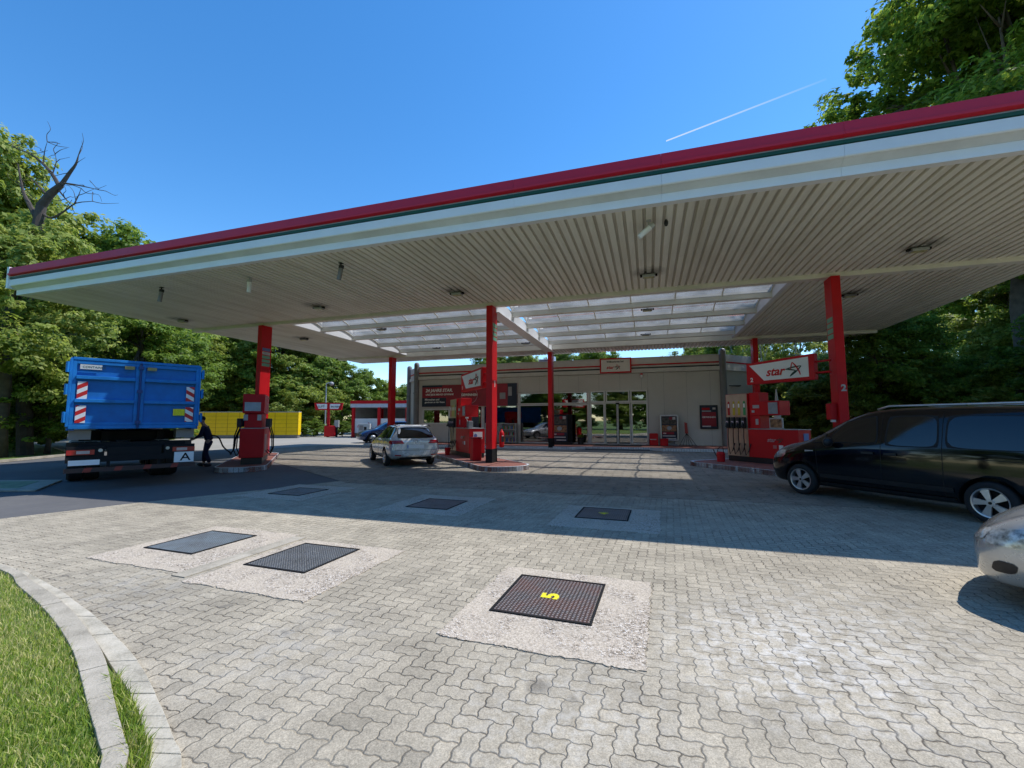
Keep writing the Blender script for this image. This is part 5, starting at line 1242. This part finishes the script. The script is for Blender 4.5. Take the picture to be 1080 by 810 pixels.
b=MB(); b.sphere((.325,.033,1.685),.011,.011,.008,8); b.sphere((.325,-.033,1.685),.011,.011,.008,8); b.sphere((.33,0,1.61),.008,.024,.006,8); b.build('eyes_and_mouth',dark,pr)
for hx,hy,hz in((.47,.135,.955),(.51,-.075,.995)):
    b=MB(); b.sphere((hx,hy,hz),.042,.026,.036,10)
    for k,ln in enumerate((.05,.058,.055,.042)):
        zz=hz+.024-.016*k; b.tube([(hx+.025,hy,zz),(hx+.05,hy+.01,zz-.004),(hx+.05+ln*.3,hy-.015,zz-.01),(hx+.04,hy-.03,zz-.012)],[.009,.0085,.008,.006],6)
    b.tube([(hx,hy+.02,hz+.02),(hx+.03,hy+.035,hz+.035),(hx+.055,hy+.02,hz+.035)],[.010,.009,.007],6); b.build('hand',skin,pr,smooth=True)

# ------------------------------------------------------------------ background: lockers, stations, lamp, wash hall
def unit_wall(c0,c1,h,label,z0=.3):
    a=Vector((*c0,0)); c=Vector((*c1,0)); d=c-a; L_=d.length; ang=math.atan2(d.y,d.x)
    r=empty('parcel_locker',(c0[0],c0[1],0),ang,label,'parcel locker'); n=int(L_/1.05); w_=L_/n
    b=MB(); b.box(0,L_,.0,.6,z0,z0+h); b.build('body',yellow,r); b=MB(); b.box(0,L_,-.02,.62,z0+h+.002,z0+h+.07); b.build('top_trim',lgray,r); b=MB(); b.box(.05,L_-.05,.05,.55,-.02,z0-.002); b.build('plinth',gray,r)
    b=MB()
    for i in range(n+1): x=min(max(i*w_,.02),L_-.02); b.box(x-.02,x+.02,-.012,-.002,z0,z0+h)
    for k in range(1,6): b.box(.02,L_-.02,-.010,-.003,z0+h*k/6-.012,z0+h*k/6+.012)
    b.build('door_gaps',yline,r); return r
unit_wall((-38.0,41.0),(-20.4,41.6),2.15,'long bank of yellow parcel lockers in front of the bushes')
# air/vacuum station with red twin sign
def W(px,Y): return (px-540)/458*Y*1.0
Ys=44
r=empty('vacuum_station',(W(347,Ys),Ys,0),R(8),'red post with twin white sign boxes and red box, left of the wash hall','vacuum station')
b=MB(); b.box(-.12,.12,-.1,.1,0,3.4); b.build('post',red,r); 
for s in(-1,1):
    b=MB(); b.prism([(s*.02,2.72),(s*1.25,2.72),(s*1.38,3.45),(s*.02,3.45)],'y',-.15,.12) ; q=b.build('sign_box',red,r); b=MB(); b.prism([(s*.14,2.84),(s*.95,2.84),(s*1.15,3.33),(s*.14,3.33)],'y',-.162,-.152); b.build('panel',signwhite,q)
text('LUFT',.2,signgreen,r,(-1.0,-.17,2.98),XR,bold=.004); text('SAUGEN',.16,signgreen,r,(.22,-.17,2.98),XR,bold=.004)
b=MB(); b.box(-.3,.75,-.35,.35,.05,1.15); b.build('machine',red,r,bevel=.05)
r=empty('air_post',(W(356,Ys),Ys,0),0,'thin grey air hose post right of the twin sign','post'); b=MB(); b.cyl((0,0,0),(0,0,1.3),.10,n=10); b.build('post',dark,r); b=MB(); b.box(-.2,.2,-.15,.15,1.0,1.7); b.build('head',lgray,r)
r=empty('street_lamp',(W(343.5,47),47,0),0,'grey street lamp with a globe head behind the twin sign','street lamp'); b=MB(); b.cyl((0,0,0),(0,0,5.7),.09,.06,n=10); b.build('post',lgray,r); b=MB(); b.tube([(0,0,5.6),(.2,0,5.75),(.4,0,5.75)],.05,8); b.build('arm',lgray,r); b=MB(); b.sphere((.55,0,5.65),.26,.26,.22,14); b.build('lamp_globe',M('lamp_globe',(.3,.3,.3),.3),r,smooth=True)
# wash hall
Yw=43.0
r=empty('wash_hall',(W(369.5,Yw),Yw,0),-R(6),'low open car wash hall with red and white roof band','building')
Lw=8.6
b=MB(); b.box(0,Lw,0,6,3.32,3.62); b.build('red_band',red,r); b=MB(); b.box(0,Lw,.03,6,2.95,3.315); b.build('white_band',M('wash_white_band',(.55,.58,.62),.5),r)
b=MB(); b.box(.1,Lw-.1,5.8,6,0,2.95); b.box(.1,.3,.5,6,0,2.95); b.build('wall',M('wash_wall',(.35,.34,.32),.7),r)
for x in(.1,2.75,5.6,8.3):
    b=MB(); b.box(x,x+.26,.15,.4,0,2.95); b.build('post',red,r)
for i,(x0,x1) in enumerate(((.4,2.72),(3.05,5.55),(5.9,8.25))):
    b=MB(); b.box(x0,x1,.28,.33,.45,1.85); b.build('screen_panel',signwhite,r)
    logo(r,(x0+.25,.26,1.0),.36,(1,0,0),(0,0,1),(0,-1,0))
for x in(1.1,4.4,6.0):
    b=MB(); b.box(x,x+.18,5.0,5.2,0,2.95); b.build('inner_post',red,r)
r=empty('wash_machine',(W(378.5,Yw-1.2),Yw-1.2,0),0,'grey coin machine cabinet in front of the first wash panel','machine'); b=MB(); b.box(0,1.1,0,.7,0,1.35); b.build('cabinet',M('machine_grey',(.42,.46,.47),.4),r,bevel=.03); b=MB(); b.box(.55,.8,-.01,0,.75,1.05); b.build('keypad',dark,r); b=MB(); b.box(.1,.5,-.01,0,.7,1.2); b.build('panel',gray,r)

# ------------------------------------------------------------------ vegetation
def leafcloud(name,centres,radii,n,size,mat_,seed,sub=None,flat=.75,spread=.42,ox=None):
    """clumps of small leaf faces: centres/radii describe lobes, each lobe carries sub-clumps"""
    r=np.random.default_rng(seed); centres=np.array(centres,float); radii=np.array(radii,float)
    wgt=radii**2/np.sum(radii**2); nsub=sub or max(30,n//70)
    ci=r.choice(len(centres),nsub,p=wgt); d=r.normal(size=(nsub,3)); d/=np.linalg.norm(d,axis=1)[:,None]; d[:,2]=np.where(d[:,2]<-.35,-d[:,2]*.5,d[:,2])
    rad=radii[ci]*r.uniform(.55,1.02,nsub)
    sc_=centres[ci]+d*rad[:,None]*np.array([1,1,.85])
    ssz=spread*radii[ci]/2.2*r.uniform(.6,1.3,nsub)
    k=r.integers(0,nsub,n); q=r.normal(size=(n,3)); q/=np.maximum(np.linalg.norm(q,axis=1),1e-6)[:,None]; q*=r.uniform(.3,1,n)[:,None]**.5
    P=sc_[k]+q*ssz[k][:,None]*np.array([1.25,1.25,flat])
    nr=q*.7+d[k]*.5+r.normal(size=(n,3))*.45+np.array([0,0,.55]); nr/=np.linalg.norm(nr,axis=1)[:,None]
    u=np.cross(nr,r.normal(size=(n,3))); u/=np.maximum(np.linalg.norm(u,axis=1),1e-6)[:,None]; v=np.cross(nr,u)
    s=size*r.uniform(.6,1.3,n)[:,None]
    V=np.empty((n,4,3)); V[:,0]=P-u*s; V[:,1]=P+v*s*.5; V[:,2]=P+u*s-nr*s*.25; V[:,3]=P-v*s*.5
    F=np.arange(n*4).reshape(n,4)
    return rawmesh(name,V.reshape(-1,3),F,mat_)
def trunkmesh(name,h,r0,lobes,m,seed,forks=True):
    rr=random.Random(seed); b=MB(); P=[];x=y=0
    for i in range(7):
        P.append((x,y,h*i/6)); x+=rr.uniform(-.12,.12)*h/8; y+=rr.uniform(-.12,.12)*h/8
    b.tube(P,[r0*(1.25 if i==0 else 1-.11*i) for i in range(7)],9)
    for c in lobes:
        z=rr.uniform(.35,.9)*h; k=min(int(z/h*6),5); s=Vector(P[k]).lerp(Vector(P[k+1]),z/h*6-k); e=Vector(c)
        mid_=s.lerp(e,.5)+Vector((rr.uniform(-.3,.3),rr.uniform(-.3,.3),rr.uniform(-.1,.5)))
        b.tube([s,mid_,e],[r0*.42,r0*.26,r0*.08],6)
        for _ in range(3):
            e2=e+Vector((rr.uniform(-1,1),rr.uniform(-1,1),rr.uniform(-.3,1)))*1.0; b.tube([mid_.lerp(e,rr.random()),e2],[r0*.12,r0*.03],5)
    o=b.build(name,m,smooth=True); me=o.data; bpy.data.objects.remove(o); return me
def proto(seed,h,rad,lobes,nleaf,size,lm,bm_,base=.28,r0=.25,nl=None,**k):
    rr=random.Random(seed); C=[];Q=[]
    for i in range(lobes):
        f=(i+.5)/lobes; z=h*(base+(1-base)*f*.92); env=rad*math.sin(math.pi*min(.97,(.18+.80*f)))**.7
        a=i*2.4+rr.uniform(-.4,.4); rr_=env*rr.uniform(.35,.75); C.append((rr_*math.cos(a),rr_*math.sin(a),z)); Q.append(rad*rr.uniform(.32,.48))
    C.append((0,0,h-rad*.42)); Q.append(rad*.42)
    crown=leafcloud('crown',C,Q,nleaf,size,lm,seed,**k); trunk=trunkmesh('trunk',h*.85,r0,C,bm_,seed)
    return crown,trunk,h
PROTO={
 'round':proto(11,10,4.2,14,62000,.105,leafA,bark),
 'light':proto(12,10,4.4,14,62000,.105,leafB,bark),
 'dark':proto(13,10,4.4,14,62000,.105,leafC,bark),
 'bush':proto(14,4,2.6,10,26000,.075,leafA,bark,base=.12,r0=.08),
 'lbush':proto(15,4,2.6,10,26000,.075,leafB,bark,base=.12,r0=.08),
 'lbirch':proto(17,11,3.0,18,15000,.10,leafB,birchbark,base=.22,r0=.13,spread=.5),
 'birch':proto(16,11,3.0,18,16000,.10,leafA,birchbark,base=.22,r0=.13,spread=.6),
}
def tree(kind,x,y,h,label,group,name=None,wide=1,rz=None,mat_=None):
    cr,tr_,ph=PROTO[kind]; s=h/ph
    nm=name or {'bush':'bush','lbush':'bush','birch':'birch_tree','lbirch':'birch_tree'}.get(kind,'broadleaf_tree')
    r=empty(nm,(x,y,0),rz if rz is not None else random.uniform(0,6.28),label,'bush' if 'bush' in nm else 'tree',group)
    for me,n_3 in((tr_,'trunk'),(cr,'crown')):
        o=bpy.data.objects.new(n_3,me); col.objects.link(o); o.parent=r; o.scale=(s*wide,s*wide,s)
    return r
def at(px,Y): return ((px-540)/458*Y,Y)
# back-left tree line (labels by place)
G1='trees behind the truck and the yellow lockers'
line=[('dark',-20,36,18,1.0,'tall dark tree at the left photo edge behind the bushes'),('round',66,40,15,1.1,'green tree rising directly above the left half of the blue container'),
('dark',128,40,14.5,1.1,'dark tree rising above the right half of the blue container'),('light',172,46,13.5,1.0,'pale green tree between the container and the left column'),
('round',215,50,12.8,1.1,'green tree behind the left end of the yellow lockers'),('light',248,52,13.6,1.0,'yellowish tree just left of the left red column'),
('round',292,52,13.4,1.1,'full green tree just right of the left red column'),('light',322,53,11.2,1.0,'yellowish tree above the right end of the yellow lockers'),
('round',350,54,9.8,1.0,'rounded tree behind the street lamp'),('round',382,56,8.0,1.0,'tree above the left end of the wash hall roof'),('light',408,60,6.9,1.0,'small tree above the wash hall beside the rear left column'),('round',430,62,6.6,1,'tree top peeking between wash hall and shop columns')]
for k,px,Y,h,wd,l in line: tree(k,*at(px,Y),h,l,G1,wide=wd)
for k,px,Y,h,wd,l in [('lbush',175,49,6,1.2,'pale bush behind the left part of the yellow lockers'),('bush',222,50,6.6,1.2,'green bush behind the yellow lockers left of the left pump'),('lbush',250,50,7.4,1.1,'pale flowering bush right above the yellow lockers left of the pump'),
  ('bush',285,50,6.6,1.2,'green bush behind the lockers hidden partly by the left column'),('lbush',310,50,7.0,1.2,'pale bush at the right end of the yellow lockers'),('lbush',335,51.5,6.8,1.1,'pale bush behind the twin white sign'),('bush',362,53,6.6,1.1,'green bush between the twin sign and the wash hall'),
  ('bush',332,46,1.7,1.5,'low green shrub at the foot of the twin sign'),('bush',362,46.5,1.5,1.4,'low green shrub between the air post and the wash hall')]:
    tree(k,*at(px,Y),h,l,'bushes behind the yellow lockers',wide=wd)
# big left trees
G2='large trees at the left edge'
tree('light',-35.6,27,20.0,'tallest sunlit tree at the left edge behind the dead limb',G2,wide=.85,rz=.4)
tree('round',-29.6,30.5,15.2,'green tree whose crown rises above the left corner of the canopy',G2,wide=.95,rz=2.2)
tree('dark',-38,31,17,'dark tree filling the left edge behind the tallest one',G2,wide=.95)
tree('light',-22.6,19.3,10.6,'low spreading tree at the left edge in front of the big trunks',G2,wide=.95,rz=1)
tree('round',-22.8,26.5,8.5,'green tree left of the container at container height',G2,wide=1.1,rz=4)
for k,x,y,h,wd,l in [('bush',-22.8,21.5,4.2,1.3,'ivy covered bush left of the truck wheels'),('lbush',-26.5,21.5,5.2,1.3,'tall pale bush at the left edge of the lawn'),('bush',-28.5,25,6,1.4,'dark green bush behind the pale one at the left edge'),('bush',-24.5,27.5,4.8,1.5,'bush directly behind the truck on the left'),('lbush',-27.5,31,4.5,1.4,'bush seen under the container behind the truck'),
   ('bush',-32,20,5,1.4,'bush outside the left edge of the lawn')]:
    tree(k,x,y,h,l,'bushes left of the truck',wide=wd)
# dead limb
rr=random.Random(2); b=MB(); YD=19.5
def dp(px,py,dy=0): return Vector(((px-540)/458*(YD+dy),dy,1.6+(YD+dy)*(443.9-py)/458))
B0=Vector((0,YD,0))
b.tube([Vector((-23.0,1.2,0)),dp(16,330,.5),dp(18,270),dp(22,232),dp(24,208),dp(33,194),dp(44,184)],[.30,.26,.23,.21,.19,.16,.12],9)
for P_,r0 in (([dp(44,184),dp(52,170),dp(58,160),dp(60,150)],.10),([dp(42,186),dp(33,172),dp(22,160),dp(6,148),dp(-14,140)],.09),([dp(46,182),dp(60,184),dp(74,187),dp(86,190)],.045),([dp(40,188),dp(50,200),dp(58,208)],.04),
   ([dp(30,197),dp(14,180),dp(4,172)],.05),([dp(22,225),dp(10,205),dp(2,190),dp(-6,160)],.12),([dp(24,215),dp(36,222),dp(50,214),dp(62,205),dp(80,203)],.06),([dp(22,160),dp(22,146),dp(24,134)],.03),([dp(33,172),dp(36,158),dp(34,148)],.03),([dp(60,206),dp(64,196),dp(66,188)],.03),([dp(14,240),dp(4,262),dp(-4,300)],.16)):
    b.tube(smooth3(P_,3),[r0*(1-.8*i/(len(P_)*3-3)) for i in range((len(P_)-1)*3+1)],6)
    for _ in range(4):
        i=rr.randrange(1,len(P_)); q=P_[i]; d=Vector((rr.uniform(-.6,1),rr.uniform(-.5,.5),rr.uniform(-.3,.8))).normalized()
        w_=lambda k:Vector((rr.uniform(-k,k),0,rr.uniform(-k,k)))
        L_=rr.uniform(.5,1.0); p1=q+d*L_*.35+w_(.08); p2=q+d*L_*.7+w_(.14); b.tube(smooth3([q,p1,p2,q+d*L_+w_(.22)],3),[.018-.0014*z_ for z_ in range(10)],5)
r=empty('dead_tree',tuple(B0),0,'bare dead tree limb sticking out above the left canopy corner','tree'); b.build('trunk',deadbark,r)

# right side
G3='trees to the right of the shop'
big=proto(31,24,9.0,30,130000,.15,leafC,bark,base=.30,r0=.45,spread=.26)
PROTO['big']=big
tree('light',30.5,24.5,10.5,'pale green tree at the far right edge behind the van',G3,wide=1.1); tree('round',26.5,18.5,6.2,'low green tree right behind the van roof rail',G3,wide=1.3)
tree('big',25.2,21.5,25.5,'huge dark maple towering over the right end of the canopy',G3,rz=1.1,name='maple_tree')
tree('round',38,38,12,'dark tree behind the right canopy corner',G3,wide=1.1); tree('light',37,27,12,'dark tree low at the right edge above the van roof',G3,wide=1.2); tree('round',18.8,21.5,6.8,'small dark tree right of the right red column',G3,wide=1.1)
tree('round',22,15.5,6.8,'dark tree directly above the black van roof',G3,wide=1.2); tree('light',31,16,8.5,'dark tree at the far right edge above the van',G3,wide=1.1)
G4='birches behind the right pump'
for px,Y,h,l in((806,34,9.2,'thin birch behind the left part of the star sign board'),(846,32,9.4,'birch with pale trunk left of the right red column'),(866,35,9.8,'slender birch just left of the right red column'),(905,31,9,'birch just right of the right red column'),(790,38,10.5,'birch at the right end of the shop'),(828,38,9.6,'birch behind the middle of the star sign board')): tree('lbirch',*at(px,Y),h,l,G4,wide=1.0)
for px,Y,h,wd,l in((800,30,4.2,1.3,'bush behind the right pump hoses'),(830,29,4.8,1.3,'bush behind the right pump cabinet'),(862,27,5,1.3,'bush between pump and right red column'),(900,25,5,1.3,'bush right of the right red column'),(945,22,4.5,1.4,'bush above the van windscreen')):
    tree('lbush',*at(px,Y),h,l,'bushes behind the right pump',wide=wd)
# behind the shop
G5='trees behind the shop'
for i,(px,Y,h,l) in enumerate(((520,62,11.6,'tree top above the shop parapet left of the roof vent'),(548,64,12.2,'tree top right behind the middle column above the parapet'),(590,62,11.6,'tree top above the parapet right of the roof vent'),(622,64,12.3,'tree top above the parapet left of the welcome sign'),(640,66,11.8,'tree top just above the welcome sign'),
   (735,60,12.4,'tree top above the parapet near the right end of the shop'),(758,56,12.2,'tree top behind the right round column'),(785,55,12.5,'tree top behind the rear right column'))):
    tree(('round','light','round','dark')[i%4],*at(px,Y),h,l,G5,wide=.8)
# unseen trees and hedge added right and behind the viewer for reflections and side steps
b=None
for i,(x,y,h) in enumerate(((-24,-16,13),(-12,-22,12),(1,-24,14),(14,-22,12),(26,-16,14),(36,-4,13),(38,12,14),(-34,-6,12),(-38,8,13))):
    tree(('round','light','dark')[i%3],x,y,h,'broadleaf tree of the belt added unseen behind the viewer around the forecourt','added tree belt around the forecourt',wide=1.2)
for i,(x,y) in enumerate(((-20,-20),(-12,-21),(-5,-20),(2,-21),(9,-20),(16,-19),(23,-18),(-27,-17))):
    tree(('bush','lbush')[i%2],x,y,5.5,'leafy bush in the unseen hedge row added behind the viewer','added hedge behind the viewer',wide=1.5)
sheet('rear_lawn',[(-30,-3.2),(-1.0,-3.2),(3,-6),(30,-9),(60,-9),(60,-60),(-60,-60),(-60,-3.2)],.02,mgrass)
tag(sheet('far_meadow',[(-300,70),(300,70),(300,400),(-300,400)],.03,mgrass),kind='structure')
# far wood closing the horizon
C=[];Q=[]; rg=np.random.default_rng(8)
for k in range(150):
    a=2*math.pi*k/150; rad_=104+rg.uniform(-5,5); C.append((rad_*math.cos(a),rad_*math.sin(a),rg.uniform(1.5,5.0))); Q.append(rg.uniform(4.2,6.0))
me=leafcloud('far_wood',C,Q,110000,.5,leafC,5); o=bpy.data.objects.new('far_wood',me); col.objects.link(o); tag(o,'distant belt of woodland closing the horizon','wood',kind='stuff')
# contrail; its sunlit white is put in as a steady glow
def ray(px,py,D):
    u=(px-540)/458;v=(405-py)/458;p=R(4.85); return Vector((u,math.cos(p)-v*math.sin(p),math.sin(p)+v*math.cos(p)))*D+Vector((0,0,1.6))
m=bpy.data.materials.new('contrail_glow'); nt=nodes(m); o_=N(nt,'ShaderNodeOutputMaterial'); e=N(nt,'ShaderNodeEmission'); e.inputs[0].default_value=(.75,.86,1,1); e.inputs[1].default_value=.95; t_=N(nt,'ShaderNodeBsdfTransparent'); mx=N(nt,'ShaderNodeMixShader')
gc=N(nt,'ShaderNodeTexCoord').outputs['Generated']; s_=N(nt,'ShaderNodeSeparateXYZ'); nt.links.new(gc,s_.inputs[0])
nt.links.new(mapr(nt,s_.outputs[0],0.02,1,.85,.06),mx.inputs[0]); nt.links.new(t_.outputs[0],mx.inputs[1]); nt.links.new(e.outputs[0],mx.inputs[2]); nt.links.new(mx.outputs[0],o_.inputs[0])
b=MB(); a,c=ray(703,149,9000),ray(872,84,9000); up=Vector((0,0,1)); 
b.add([a-up*15,c-up*22,c+up*22,a+up*15],[(0,1,2,3)]); tag(b.build('contrail',m),'thin white aircraft contrail crossing the blue sky above the canopy','contrail')
